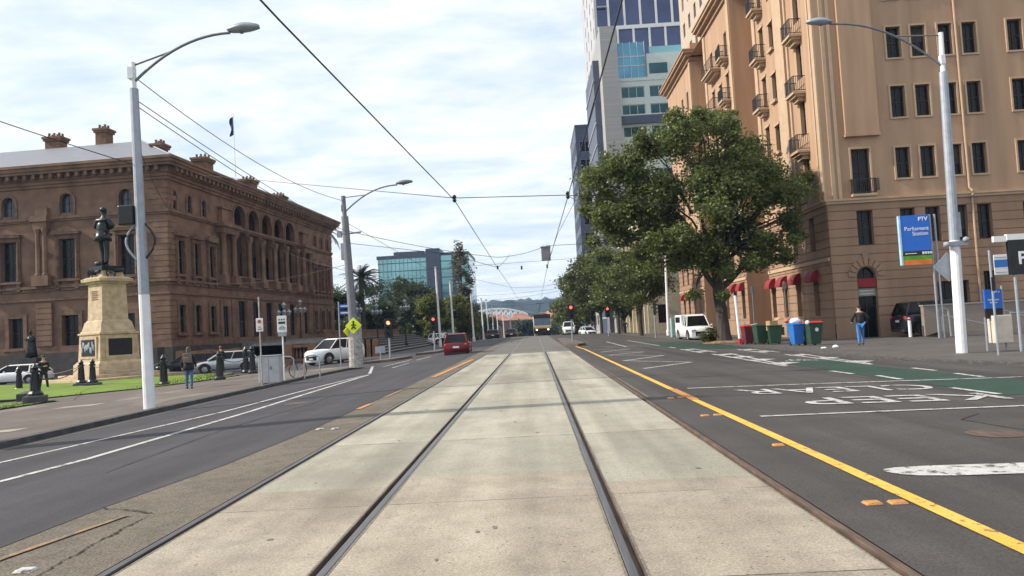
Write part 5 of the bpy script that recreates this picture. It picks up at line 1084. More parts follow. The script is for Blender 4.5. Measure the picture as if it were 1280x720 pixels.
    Ej = [(mp_[a], mp_[b]) for a, b in E_ if a in mp_ and b in mp_]; Rj = [(.165, .135, .172, .09)[i] * b1 if i < 4 else (.075, .058, .042)[(i - 4) % 3] * b1 for i in range(len(idx))]
    skinmesh('jacket', Vj, Ej, [r * s for r in Rj], top, t)
    idx = [0] + [a + k for a in li for k in range(3)]; mp_ = {q: i for i, q in enumerate(idx)}; Ej = [(mp_[a], mp_[b]) for a, b in E_ if a in mp_ and b in mp_]
    skinmesh('trousers', [V[i] for i in idx], Ej, [r * s for r in ([.145] + [.10, .075, .058] * 2)], legs, t)
    g = MB()
    for a in li: q = V[a + 2]; g.ball((q.x, q.y + .05 * s, .045 * s), (.048 * s, .13 * s, .045 * s), 8, 6)
    g.build('shoes', shoes, t, smooth=True)
    g = MB(); g.ball((hc.x, hc.y - .018 * s, hc.z + .03 * s), (.094 * s, .105 * s, .09 * s), 10, 8)
    if hair_long: g.ball((hc.x, hc.y - .06 * s, hc.z - .08 * s), (.09 * s, .06 * s, .14 * s), 10, 7)
    g.build('hair', hairm, t, smooth=True)
    if cap: g = MB(); g.ball((hc.x, hc.y, hc.z + .05 * s), (.1 * s, .11 * s, .075 * s), 10, 7); g.box(hc.x - .06 * s, hc.x + .06 * s, hc.y + .06, hc.y + .17 * s, hc.z + .03 * s, hc.z + .045 * s); g.build('cap', cap, t, smooth=True)
    return body
t = thing('person', 'person with backpack, dark coat and pale jeans walking on the left footpath', 'person', (-13.14, 28.5, -.25), .25)
figure(t, 1.58, dict(stride=(.12, -.10)), top='cloth', legs='denim', hair_long=True, hairm=mat('brown_hair', (.10, .07, .05), .8))
g = MB(); g.box(-.15, .15, -.32, -.13, .98, 1.36); g.box(-.1, .1, -.37, -.32, 1.0, 1.2); g.build('backpack', mat('olive_pack', (.13, .11, .09), .85, amt=.3), t, bevel=.05, smooth=True)
g = MB(); g.lathe([(.19, .72), (.2, .86), (.17, 1.0)], (0, -.0, 0), 14); g.build('coat_skirt', 'cloth', t, smooth=True)
t = thing('person', 'person all in black looking down at a phone among the chained bollards', 'person', (-25.69, 39.08, -.5), -2.2)
figure(t, 1.78, dict(stride=(.2, -.22), elbows=[(-.27, -.05, 1.13), (.28, -.02, 1.12)], wrists=[(-.05, .24, 1.18), (.05, .26, 1.18)]), top='cloth', legs='cloth', bulk=1.15)
g = MB(); g.box(-.035, .035, .30, .31, 1.2, 1.34); o = g.build('phone', 'iron', None, loc=(0, 0, 0)); o.parent = None; bpy.context.view_layer.update(); o.matrix_world = t.matrix_world.copy() if False else Matrix.Translation(t.location) @ Matrix.Rotation(-2.2, 4, 'Z'); tag(o, 'small dark phone held by the person in black', 'phone')
t = thing('person', 'person in black jacket and blue jeans walking toward the arched hotel door', 'person', (14.17, 33.6, -.17), -.15)
figure(t, 1.75, dict(stride=(-.12, .12), elbows=[(-.33, -.05, 1.13), (.33, -.05, 1.13)], wrists=[(-.27, .16, 1.0), (.27, .16, 1.0)]), top='cloth', legs='jeansr', bulk=1.25)
t = thing('person', 'person in dark top and red cap standing beside the parked silver car', 'person', (-19.4, 46.5, -.45), .8)
figure(t, 1.66, {}, top='cloth', legs='cloth', cap='redlamp')
t = thing('person', 'far person in pale shirt waiting beyond the left signals', 'person', (-9.2, 76, -.2), 2.9); figure(t, 1.7, {}, top='carw', legs='cloth')
t = thing('person', 'far person in dark clothes left of the tram on the road', 'person', (-3.4, 128, gz(-3.4, 128)), 2.9); figure(t, 1.75, {}, top='redlamp', legs='cloth')
t = thing('person', 'far person in dark clothes by the right red signals', 'person', (11.4, 96, -.2), 2.9); figure(t, 1.75, {}, top='cloth', legs='cloth')

# ---------------- monument ----------------
MO = thing('monument', 'pale stone pedestal monument with dark bronze standing figure on top', 'monument', (-27.6, 48.6, -.63), radians(-31))
def sq(g, z0, z1, s0, s1): g.taper(0, 0, z0, z1, s0, s0, s1, s1)
g = MB(); sq(g, 0, .30, 6.4, 6.4); sq(g, .30, .5, 4.3, 4.3); g.build('base_slab', 'cream', MO, bevel=.02)
g = MB(); sq(g, .5, 1.15, 3.05, 3.0); sq(g, 1.15, 1.35, 2.95, 2.6); sq(g, 1.35, 3.0, 2.6, 2.45); sq(g, 3.0, 3.12, 2.6, 2.6); sq(g, 3.12, 3.25, 2.4, 2.3); sq(g, 3.25, 3.8, 2.25, 2.0); sq(g, 3.8, 3.95, 1.95, 1.75); sq(g, 3.95, 6.25, 1.72, 1.6)
sq(g, 6.25, 6.4, 1.75, 1.9); sq(g, 6.4, 6.6, 2.2, 2.25); sq(g, 6.6, 6.7, 2.15, 1.8); sq(g, 6.7, 7.35, 1.45, 1.3); g.build('pedestal', 'cream', MO, bevel=.02)
for a, mm in ((0, 'bronze'), (pi / 2, 'iron')):
    T = Matrix.Rotation(a, 4, 'Z'); g = MB(); g.box(-.78, .78, -1.36, -1.29, 1.65, 2.72, T); o = g.build('bronze_relief' if a == 0 else 'inscription_plate', mm, MO, bevel=.02)
    g = MB(); 
    for c, d, e, f_ in ((-.95, -.78, 1.5, 2.88), (.78, .95, 1.5, 2.88), (-.78, .78, 1.5, 1.65), (-.78, .78, 2.72, 2.88)): g.box(c, d, -1.34, -1.24, e, f_, T)
    g.build('plate_surround', 'cream', MO)
    if a == 0:
        g = MB(); rr = random.Random(1)
        for k in range(12): g.ball((-.65 + .12 * k, -1.37, 2.0 + rr.uniform(0, .45)), (.08, .04, .2), 6, 5)
        g.build('relief_figures', 'galv', o)
g = MB(); 
for k in range(5): g.box(-.4, .4 - .1 * (k % 2), -.862, -.85, 5.25 + k * .13, 5.29 + k * .13)
g.build('inscription', 'sanddk', MO); 
g = MB(); g.box(-.72, .72, -.72, .72, 7.1, 7.42); g.tube([(-.9, -.6, 7.0), (.5, -.75, 7.05)], [.15, .11], 10); g.tube([(-.2, -.9, 6.98), (.95, .6, 7.15)], [.17, .12], 10)
for c, ax in (((-.55, -.78, 6.95), Matrix.Rotation(pi / 2, 3, 'X')), ((.82, -.2, 6.95), Matrix.Rotation(pi / 2, 3, 'Y'))):
    for k in range(12): a0, a1 = 2 * pi * k / 12, 2 * pi * (k + 1) / 12; g.tube([Vector(c) + ax @ Vector((cos(a0) * .3, sin(a0) * .3, 0)), Vector(c) + ax @ Vector((cos(a1) * .3, sin(a1) * .3, 0))], .04, 5)
    for k in range(6): a0 = pi * k / 3; g.tube([Vector(c), Vector(c) + ax @ Vector((cos(a0) * .3, sin(a0) * .3, 0))], .02, 4)
g.ball((-.45, -.3, 7.62), (.32, .22, .2), 10, 7); g.build('bronze_trophies', 'bronze', MO, smooth=False)
ST = bpy.data.objects.new('bronze_figure', None); 
tmp = thing('x', 'x', 'x', (0, 0, 0)); bd = figure(tmp, 4.0, dict(stride=(.12, -.03), lean=.04, elbows=[(-.30, .02, 1.16), (.30, .02, 1.16)], wrists=[(.05, .17, 1.20), (-.05, .19, 1.14)]), allm='bronze', bulk=1.3)
# join the bronze figure into one mesh part
g = MB(); T = Matrix.Translation((-.15, -.1, 7.35)) @ Matrix.Rotation(.35, 4, 'Z')
for ch in list(tmp.children): g.add([T @ v.co for v in ch.data.vertices], [tuple(q.vertices) for q in ch.data.polygons]); bpy.data.objects.remove(ch)
bpy.data.objects.remove(tmp); bpy.data.objects.remove(ST)
g2 = MB(); g2.lathe([(.52, 1.75), (.50, 2.0), (.38, 2.4)], (0, 0, 0), 14); g.add([T @ Vector(v) for v in g2.v], g2.f)
g.build('bronze_figure', 'bronze', MO, smooth=True)
# small draped statue by the plinth
t = thing('statue', 'dark draped bronze statue standing on a low ledge before the sandstone wall', 'statue', (-38.4, 57, -.7)); g = MB(); g.box(-.7, .7, -.5, .5, 0, 1.75); g.build('ledge', 'plinth', t)
tmp = thing('x', 'x', 'x'); figure(tmp, 2.1, dict(elbows=[(-.3, .02, 1.13), (.3, .02, 1.13)], wrists=[(-.1, .2, 1.15), (.1, .22, 1.2)]), allm='bronze', bulk=1.2); g = MB(); T = Matrix.Translation((0, 0, 1.75)) @ Matrix.Rotation(pi - .3, 4, 'Z')
for ch in list(tmp.children): g.add([T @ v.co for v in ch.data.vertices], [tuple(q.vertices) for q in ch.data.polygons]); bpy.data.objects.remove(ch)
bpy.data.objects.remove(tmp); q = MB(); q.lathe([(.42, .05), (.38, .5), (.30, 1.0), (.27, 1.3), (.30, 1.5), (.16, 1.68)], (0, -.03, 0), 14); g.add([T @ Vector(v) for v in q.v], q.f); g.build('draped_figure', 'bronze', t, smooth=True)
# ---------------- chain bollards ----------------
G5 = 'black iron bollards with chains round the lawn'
def bollard(x, y, h, lb, stone=False):
    t = thing('bollard', lb, 'bollard', (x, y, gz(x, y) + .1), random.uniform(0, .5), G5); z = 0
    if stone: g = MB(); g.box(-.36, .36, -.36, .36, 0, .3); g.build('stone_block', 'bluestone', t, bevel=.04); z = .28
    g = MB(); k = h; g.lathe([(.26, z), (.26, z + .10), (.2, z + .18), (.17, z + .2), (.13, z + k * .5), (.11, z + k * .72), (.16, z + k * .74), (.16, z + k * .8), (.1, z + k * .83), (.14, z + k * .9), (.08, z + k * .96), (.05, z + k), (.01, z + k * 1.03)], (0, 0, 0), 10); g.build('shaft', 'iron', t, smooth=False)
    g = MB(); 
    for k2 in range(8): a = k2 * pi / 4; g.tube([(cos(a) * .16, sin(a) * .16, z + .2), (cos(a) * .12, sin(a) * .12, z + h * .7)], .018, 4)
    g.build('fluting', 'iron', t); return t
BL = [(-18.2, 27.2, 1.15, 'iron bollard on a stone block at the near lawn corner, nearest the camera', True), (-28.6, 41.4, 1.35, 'stout iron bollard standing inside the lawn left of the person in black', False), (-24.45, 40.33, 1.25, 'left bollard of the close pair in front of the monument', True), (-23.4, 39.6, 1.25, 'right bollard of the close pair in front of the monument', True),
      (-17.06, 34.46, 1.4, 'iron bollard right of the near left lamp pole', False), (-14.83, 35.33, 1.35, 'iron bollard with pale foot right of the person with backpack', False), (-15.37, 40.92, 1.5, 'iron bollard at the right end of the lawn', False), (-16.6, 43.2, 1.5, 'far iron bollard behind the right end of the lawn', False)]
for b in BL: bollard(*b)
def chain(a, b, lb):
    a, b = Vector(a), Vector(b); g = MB(); p = []
    for i in range(15): s = i / 14; q = a.lerp(b, s); q.z -= .35 * 4 * s * (1 - s); p.append(q)
    g.tube(p, .02, 5); tag(g.build('chain', 'cable'), lb, 'chain', 'chains between the bollards')
chain((-18.2, 27.2, .55), (-24.4, 40.3, .65), 'long black chain from the nearest bollard to the close pair'); chain((-28.6, 41.4, .55), (-24.45, 40.33, .6), 'black chain between the stout bollard and the close pair'); chain((-23.4, 39.6, .6), (-17.06, 34.46, .7), 'black chain behind the near left lamp pole'); chain((-14.83, 35.33, .75), (-15.37, 40.92, .8), 'black chain at the right end of the lawn')
t = thing('stone_wall', 'low dark bluestone edging by the path gap in the lawn', 'wall', (-21.6, 31.6, -.55), radians(118)); g = MB(); g.box(-1.3, 1.3, -.16, .16, 0, .34); g.build('edging', 'bluestone', t, bevel=.03)

# ---------------- vehicles ----------------
def car(name, label, x, y, rz, L_, W_, H_, paint, kind='hatch', zoff=0, plate=True, roofrack=False, cat='car'):
    t = thing(name, label, cat, (x, y, gz(x, y) + zoff), rz); K = {'hatch': ([(0, .50, .90), (.02, .60, .97), (.10, .645, 1), (.55, .64, 1), (.70, .60, 1), (.90, .52, .95), (.975, .44, .86), (1, .34, .78)], (.03, .77), (.13, .56)),
        'suv': ([(0, .52, .9), (.02, .6, .97), (.10, .62, 1), (.60, .615, 1), (.76, .60, 1), (.92, .565, .95), (.98, .50, .86), (1, .38, .78)], (.02, .77), (.08, .57)),
        'ute': ([(0, .52, .96), (.02, .56, 1), (.10, .56, 1), (.62, .57, 1), (.72, .56, 1), (.92, .53, .97), (.985, .49, .92), (1, .36, .86)], (.40, .735), (.42, .64))}[kind]
    g = MB(); v = []; n = len(K[0]); wr_ = H_ * .20
    for f_, hz_, ws in K[0]:
        xx = (f_ - .5) * L_; w = W_ / 2 * ws; zt = hz_ * H_
        for yy, z in ((-w * .80, .19), (-w * .97, .27), (-w, .42 * H_), (-w * .985, zt - .06), (-w * .90, zt), (0, zt + .025), (w * .90, zt), (w * .985, zt - .06), (w, .42 * H_), (w * .97, .27), (w * .80, .19)): v.append((xx, yy, z))
    g.add(v, [(i * 11 + j, i * 11 + (j + 1) % 11, (i + 1) * 11 + (j + 1) % 11, (i + 1) * 11 + j) for i in range(n - 1) for j in range(11)] + [tuple(range(11))[::-1], tuple((n - 1) * 11 + j for j in range(11))])
    body = g.build('body', paint, t, smooth=True, bevel=.0)
    a0, a1 = [(q - .5) * L_ for q in K[1]]; b0, b1 = [(q - .5) * L_ for q in K[2]]; zb = K[0][3][1] * H_ - .03; zr = H_; wb = W_ / 2 * .90; wt = W_ / 2 * .70
    g = MB(); g.add([(a0, -wb, zb), (a1, -wb, zb), (a1, wb, zb), (a0, wb, zb), (b0, -wt, zr - .05), (b1, -wt, zr - .05), (b1, wt, zr - .05), (b0, wt, zr - .05)], ((0, 1, 5, 4), (1, 2, 6, 5), (2, 3, 7, 6), (3, 0, 4, 7), (4, 5, 6, 7))); g.build('windows', 'glass', t)
    g = MB(); g.add([(b0 - .05, -wt - .02, zr - .07), (b1 + .04, -wt - .02, zr - .07), (b1 + .04, wt + .02, zr - .07), (b0 - .05, wt + .02, zr - .07), (b0 + .15, -wt * .8, zr), (b1 - .1, -wt * .8, zr), (b1 - .1, wt * .8, zr), (b0 + .15, wt * .8, zr)], ((0, 1, 5, 4), (1, 2, 6, 5), (2, 3, 7, 6), (3, 0, 4, 7), (4, 5, 6, 7), (0, 3, 2, 1))); g.build('roof', paint, t, smooth=False)
    g = MB(); 
    for s in (-1, 1):
        for A, B, r in (((a0, s * wb, zb), (b0 - .02, s * wt, zr - .05), .05), ((a1, s * wb, zb), (b1 + .02, s * wt, zr - .05), .035), (((a0 + a1) * .5 + .1, s * (wb + .005), zb), ((b0 + b1) * .5 + .1, s * (wt + .005), zr - .05), .03), ((a0 + .30 * (a1 - a0) - .2, s * (wb + .005), zb), (b0 + .18 * (b1 - b0), s * (wt + .005), zr - .05), .045)): g.tube([A, B], r, 5)
    g.build('pillars', paint, t); wx = (L_ * .32, -L_ * .30); rw = .33 if H_ < 1.6 else .37
    for xx in wx:
        for s in (-1, 1):
            c = (xx, s * (W_ / 2 - .12), rw); ax = Matrix.Rotation(pi / 2, 3, 'X')
            g = MB(); g.lathe([(rw * .62, -.12), (rw * .95, -.125), (rw, -.09), (rw, .09), (rw * .95, .125), (rw * .62, .12)], c, 20, ax); w = g.build('wheel', 'tyre', t)
            g = MB(); g.lathe([(rw * .62, 0), (rw * .6, .02), (rw * .12, .04), (.01, .05)], (c[0], c[1] + s * .1, c[2]), 16, Matrix.Rotation(-s * pi / 2, 3, 'X'))
            for k in range(5): a = 2 * pi * k / 5; g.tube([(c[0], c[1] + s * .135, c[2]), (c[0] + cos(a) * rw * .58, c[1] + s * .13, c[2] + sin(a) * rw * .58)], .03, 5)
            g.build('rim', 'rim', w)
            g = MB(); n = 12; v = []
            for k in range(n + 1): a = pi * k / n; v += [(xx + cos(a) * (rw + .03), s * (W_ / 2 - .0), rw + sin(a) * (rw + .03)), (xx + cos(a) * (rw + .09), s * (W_ / 2 + .006), rw + sin(a) * (rw + .09)), (xx + cos(a) * (rw + .03), s * (W_ / 2 - .25), rw + sin(a) * (rw + .03))]
            g.add(v, [(3 * k, 3 * k + 1, 3 * k + 4, 3 * k + 3) for k in range(n)] + [(3 * k, 3 * k + 3, 3 * k + 5, 3 * k + 2) for k in range(n)])
            v2 = [(xx + cos(pi * k / n) * (rw + .03), s * (W_ / 2 + .003), rw + sin(pi * k / n) * (rw + .03)) for k in range(n + 1)]; g.add(v2, [tuple(range(n + 1))]); g.build('wheel_arch', 'tyre', t)
    for s in (-1, 1):
        g = MB(); g.ball((L_ / 2 - .09 if kind != 'ute' else L_ / 2 - .05, s * W_ * .36, H_ * .43), (.1, .16, .055), 8, 6); g.build('headlight', 'headlamp', t)
        g = MB(); g.ball((-L_ / 2 + .05, s * W_ * .40, H_ * .53), (.07, .11, .10), 8, 6); g.build('tail_light', 'redlamp', t)
        g = MB(); g.ball(((a0 + a1) / 2 + L_ * .17, s * (W_ / 2 + .08), zb + .06), (.07, .09, .06), 8, 6); g.build('mirror', paint, t)
    for nm_, q_ in (('grille', (L_ / 2 - .06, L_ / 2 + .012, -W_ * .28, W_ * .28, H_ * .20, H_ * .36)), ('rear_bumper', (-L_ / 2 - .01, -L_ / 2 + .05, -W_ * .38, W_ * .38, .20, .34)), ('sill', (-L_ * .2, L_ * .22, -W_ / 2 - .004, W_ / 2 + .004, .2, .29))): g = MB(); g.box(*q_); g.build(nm_, 'tyre', t)
    g = MB(); g.box(-L_ / 2 - .02, -L_ / 2 + .01, -.19, .19, H_ * .40, H_ * .40 + .12); g.build('number_plate', 'plate', t); g = MB(); g.box(L_ / 2 + .005, L_ / 2 + .02, -.19, .19, H_ * .22, H_ * .22 + .1); g.build('number_plate', 'plate', t); return t
car('red_car', 'small red hatchback driving away left of the tram tracks', -4.9, 48.2, pi / 2 + .03, 3.7, 1.56, 1.5, 'carr', 'hatch', -.2)
car('white_suv', 'white SUV with black grille turning out beside the leaning tram pole', -13.7, 51.6, pi + .98, 4.0, 1.84, 1.72, 'carw', 'suv', -.03)
car('silver_car', 'silver hatchback parked behind the green lawn', -21.6, 52.5, pi + .42, 4.3, 1.78, 1.48, 'cars', 'hatch', .0)
car('dark_car', 'dark car parked left of the silver hatchback, mostly behind the person with backpack', -25.9, 56.2, pi + .3, 4.3, 1.78, 1.45, 'carb', 'hatch', .0)
car('white_car', 'white car at the left edge of the view behind the bollards', -37.2, 53.6, pi + .1, 4.4, 1.78, 1.45, 'carw', 'hatch', -.05)
car('white_car', 'far white car waiting at the foot of the stone steps', -12.3, 103, .5, 4.2, 1.75, 1.5, 'carw', 'suv', 0)
car('white_car', 'far white van just right of the tram', 5.0, 112, -pi / 2, 4.2, 1.8, 1.9, 'carw', 'suv', 0)
car('silver_car', 'far silver car right of the median signal', 8.6, 124, -pi / 2 + .3, 4.1, 1.75, 1.45, 'carw', 'hatch', 0)
car('dark_car', 'far dark car driving away left of the tram', -3.6, 119, pi / 2, 4.3, 1.8, 1.5, 'carb', 'hatch', 0)
car('dark_car', 'far dark car behind the row of white poles', -6.3, 116, pi / 2, 4.3, 1.8, 1.5, 'carb', 'suv', 0)
car('dark_suv', 'dark SUV parked behind the grey ramp wall of the station entrance', 22.0, 41.6, .0, 4.9, 1.9, 1.8, 'carb', 'suv', .12)
UT = car('utility_van', 'white utility vehicle with boxy canopy parked behind the big street tree', 11.35, 54.5, -pi / 2 + .03, 4.7, 1.75, 1.8, 'carw', 'ute', -.02, cat='van')
g = MB(); g.box(-2.38, -.35, -.84, .84, .9, 1.85); g.build('canopy', 'carw', UT, bevel=.05); g = MB(); g.box(-2.1, -.7, -.86, -.83, 1.3, 1.7); g.build('canopy_window', 'glass', UT); g = MB(); g.box(-2.1, -.7, .83, .86, 1.3, 1.7); g.build('canopy_window', 'glass', UT)
# tram
t = thing('tram', 'white and green tram with yellow front band coming up the right track', 'tram', (1.19, 113, gz(1.19, 113))); g = MB(); W2 = 1.32
prof = [(-W2 * .95, .35), (-W2, .6), (-W2, 2.5), (-W2 * .93, 3.0), (-W2 * .75, 3.2), (W2 * .75, 3.2), (W2 * .93, 3.0), (W2, 2.5), (W2, .6), (W2 * .95, .35)]
v = [(x, 0.25 if z > .6 else 0, z) for x, z in prof] + [(x, 22, z - .77) for x, z in prof]; g.add(v, [tuple(range(10)), tuple(range(19, 9, -1))] + [(i, (i + 1) % 10, 10 + (i + 1) % 10, 10 + i) for i in range(10)]); g.build('body', mat('tram_white', (.6, .62, .6), .4), t); g = MB(); g.box(-1.29, 1.29, .0, .24, 1.3, 1.6); g.build('front_panel', mat('tram_white', (.6, .62, .6)), t)
g = MB(); g.box(-1.2, 1.2, -.02, .22, 1.55, 2.55); g.build('windscreen', mat('pale_windscreen', (.12, .17, .24), .2, spec=.6), t); g = MB(); g.box(-1.31, 1.31, -.06, .2, 1.1, 1.36); g.build('yellow_band', 'yellow', t); g = MB(); g.box(-1.3, 1.3, -.1, .25, .3, 1.1); g.build('bumper', 'tyre', t); g = MB(); g.box(-1.25, 1.25, .05, .24, 2.58, 3.18); g.build('destination_display', mat('dark_display', (.02, .02, .022), .5), t)
for s in (-1, 1): g = MB(); g.ball((s * .85, -.12, .9), (.14, .04, .12)); g.build('headlight', mat('lit_headlamp', (1, 1, .95), .3, emit=((1, .97, .9), 2)), t)
g = MB(); g.box(-.8, .8, 3, 8, 3.0, 3.4); g.box(-.8, .8, 11, 16, 2.8, 3.1); g.build('roof_equipment', 'poledk', t); g = MB(); g.tube([(-.6, 9, 2.9), (-.3, 10.5, 4.0), (0, 9.2, 5.1)], .04, 5); g.tube([(-.7, 9.2, 5.1), (.7, 9.2, 5.1)], .03, 5); g.build('pantograph', 'iron', t)
# motorcycle by the tree
t = thing('motorcycle', 'black motorcycle parked between the big tree trunk and the white post', 'motorcycle', (11.6, 41.6, -.16), 1.1)
for c in (-.65, .7):
    g = MB(); n = 18; p = [(c + cos(2 * pi * k / n) * .27, 0, .31 + sin(2 * pi * k / n) * .27) for k in range(n + 1)]; g.tube(p, .055, 6, False); w = g.build('wheel', 'tyre', t); g = MB(); g.lathe([(.2, -.02), (.2, .02)], (c, 0, .31), 12, Matrix.Rotation(pi / 2, 3, 'X')); g.build('rim', 'rim', w)
g = MB(); g.ball((.12, 0, .82), (.28, .14, .14)); g.box(-.15, .3, -.12, .12, .3, .65); g.tube([(.7, .0, .31), (.45, 0, .95)], .04, 6); g.tube([(-.65, .05, .31), (-.1, .05, .45)], .03, 6); g.build('frame_and_tank', 'carb', t, smooth=True)
g = MB(); g.ball((-.4, 0, .8), (.4, .13, .08)); g.build('seat', 'tyre', t, smooth=True); g = MB(); g.tube([(.42, -.36, 1.05), (.48, 0, 1.0), (.42, .36, 1.05)], .02, 6); g.ball((.6, 0, .88), .09); g.tube([(.45, -.3, 1.05), (.42, -.34, 1.22)], .012, 4); g.tube([(.45, .3, 1.05), (.42, .34, 1.22)], .012, 4); g.build('handlebars', 'rim', t); g = MB(); g.tube([(.1, -.16, .3), (-.8, -.2, .34)], .05, 7); g.build('exhaust', 'rim', t)
# bicycle at hoop, left
t = thing('bicycle', 'dark bicycle locked behind the grey cabinet on the left footpath', 'bicycle', (-9.75, 29.2, -.13), .35)
for c in (-.52, .52):
    g = MB(); n = 22; g.tube([(c + cos(2 * pi * k / n) * .33, 0, .34 + sin(2 * pi * k / n) * .33) for k in range(n + 1)], .018, 5, False); w = g.build('wheel', 'tyre', t); g = MB()
    for k in range(10): a = 2 * pi * k / 10; g.tube([(c, 0, .34), (c + cos(a) * .32, 0, .34 + sin(a) * .32)], .004, 3)
    g.build('spokes', 'galv', w)
g = MB()
for a, b in (((-.52, 0, .34), (-.1, 0, .32)), ((-.1, 0, .32), (-.2, 0, .85)), ((-.52, 0, .34), (-.18, 0, .75)), ((-.18, 0, .78), (.36, 0, .82)), ((-.1, 0, .32), (.38, 0, .75)), ((.52, 0, .34), (.36, 0, .9))): g.tube([a, b], .018, 6)
g.build('frame', 'iron', t); g = MB(); g.ball((-.22, 0, .9), (.13, .06, .035)); g.build('saddle', 'tyre', t); g = MB(); g.tube([(.3, -.28, .98), (.36, 0, .93), (.3, .28, .98)], .014, 6); g.build('handlebar', 'iron', t)
for i, (x, lb) in enumerate(((-9.95, 'grey bicycle hoop left of the white sign post'), (-8.95, 'grey bicycle hoop right of the white sign post'))):
    g = MB(); g.tube([(x, 29.2, -.13), (x, 29.2, .62)] + [(x + .3 * (1 - cos(pi * k / 8)), 29.2, .62 + .14 * sin(pi * k / 8)) for k in range(1, 9)] + [(x + .6, 29.2, -.13)], .025, 8); tag(g.build('bicycle_hoop', 'galv'), lb, 'bicycle hoop', 'bicycle hoops')
# ---------------- left footpath furniture ----------------
t = thing('utility_cabinet', 'plain pale grey square cabinet on the left footpath', 'cabinet', (-9.55, 27.2, -.13), .12); g = MB(); g.box(-.36, .36, -.35, .35, .03, .98); g.build('body', mat('cabinet_grey', (.42, .42, .43), .65, amt=.12, scale=4, bump=.1), t, bevel=.02); g = MB(); g.box(-.38, .38, -.37, .37, .98, 1.01); g.build('lid', 'galv', t, bevel=.01); g = MB(); g.box(-.005, .005, -.356, -.34, .06, .95); g.box(.06, .1, -.375, -.35, .5, .62); g.build('door_seam', 'poledk', t)
def post_sign(label, x, y, h, pl, pm='poledk', rp=.028, z0=None):
    t = thing('sign_post', label, 'sign', (x, y, gz(x, y) + .1 if z0 is None else z0)); g = MB(); g.tube([(0, 0, 0), (-.02, 0, h)], rp, 8); g.build('post', pm, t); g = MB(); g.box(pl[0], pl[1], -.055, -.035, pl[2], pl[3]); o = g.build('plate', 'plate', t, bevel=.01); return t, o
t, o = post_sign('thin dark post with small white parking plate in front of the grey cabinet', -9.19, 25.29, 3.0, (-.12, .12, 1.83, 2.28), 'mottle')
g = MB(); g.lathe([(.055, 0), (.06, .01)], (0, -.06, 2.17), 12, Matrix.Rotation(pi / 2, 3, 'X')); g.box(-.07, .07, -.062, -.056, 1.9, 1.93); g.box(-.05, .05, -.062, -.056, 1.97, 2.0); g.build('symbols', mat('dull_red', (.3, .1, .1)), o)
t, o = post_sign('white post with square black and white lane sign by the bicycle', -9.38, 28.14, 2.4, (-.19, .17, 1.8, 2.42), 'galvlt', .03)
g = MB(); rr = random.Random(4); 
for k in range(3): g.ball((-.1 + .09 * k, -.06, 2.28), (.028, .004, .035), 8, 5)
g.box(-.14, .12, -.062, -.056, 2.12, 2.2)
for k in (0, 1): n = 10; g.tube([(-.07 + .13 * k + cos(2 * pi * q / n) * .045, -.06, 1.95 + sin(2 * pi * q / n) * .045) for q in range(n + 1)], .008, 4)
g.tube([(-.07, -.06, 1.95), (-.03, -.06, 2.03), (.05, -.06, 2.02), (.06, -.06, 1.95)], .008, 4); g.build('bicycle_symbol', 'iron', o)
g = MB(); g.box(-.17, .15, -.055, -.035, 1.66, 1.79); g.build('lower_plate', 'galv', t)
# unseen pole added just outside the view to lay its shadow over the tracks
t = thing('tram_pole', 'thick mottled concrete pole added out of view on the left for its shadow', 'pole', (-9.7, 12.9, -.12)); g = MB(); g.tube([(0, 0, 0), (-.2, 0, 8.6)], [.3, .24], 12); g.build('shaft', 'mottle', t); g = MB(); g.tube([(-.2, 0, 8.2), (1.5, 0, 8.9)], .05, 6); g.build('arm', 'galv', t)
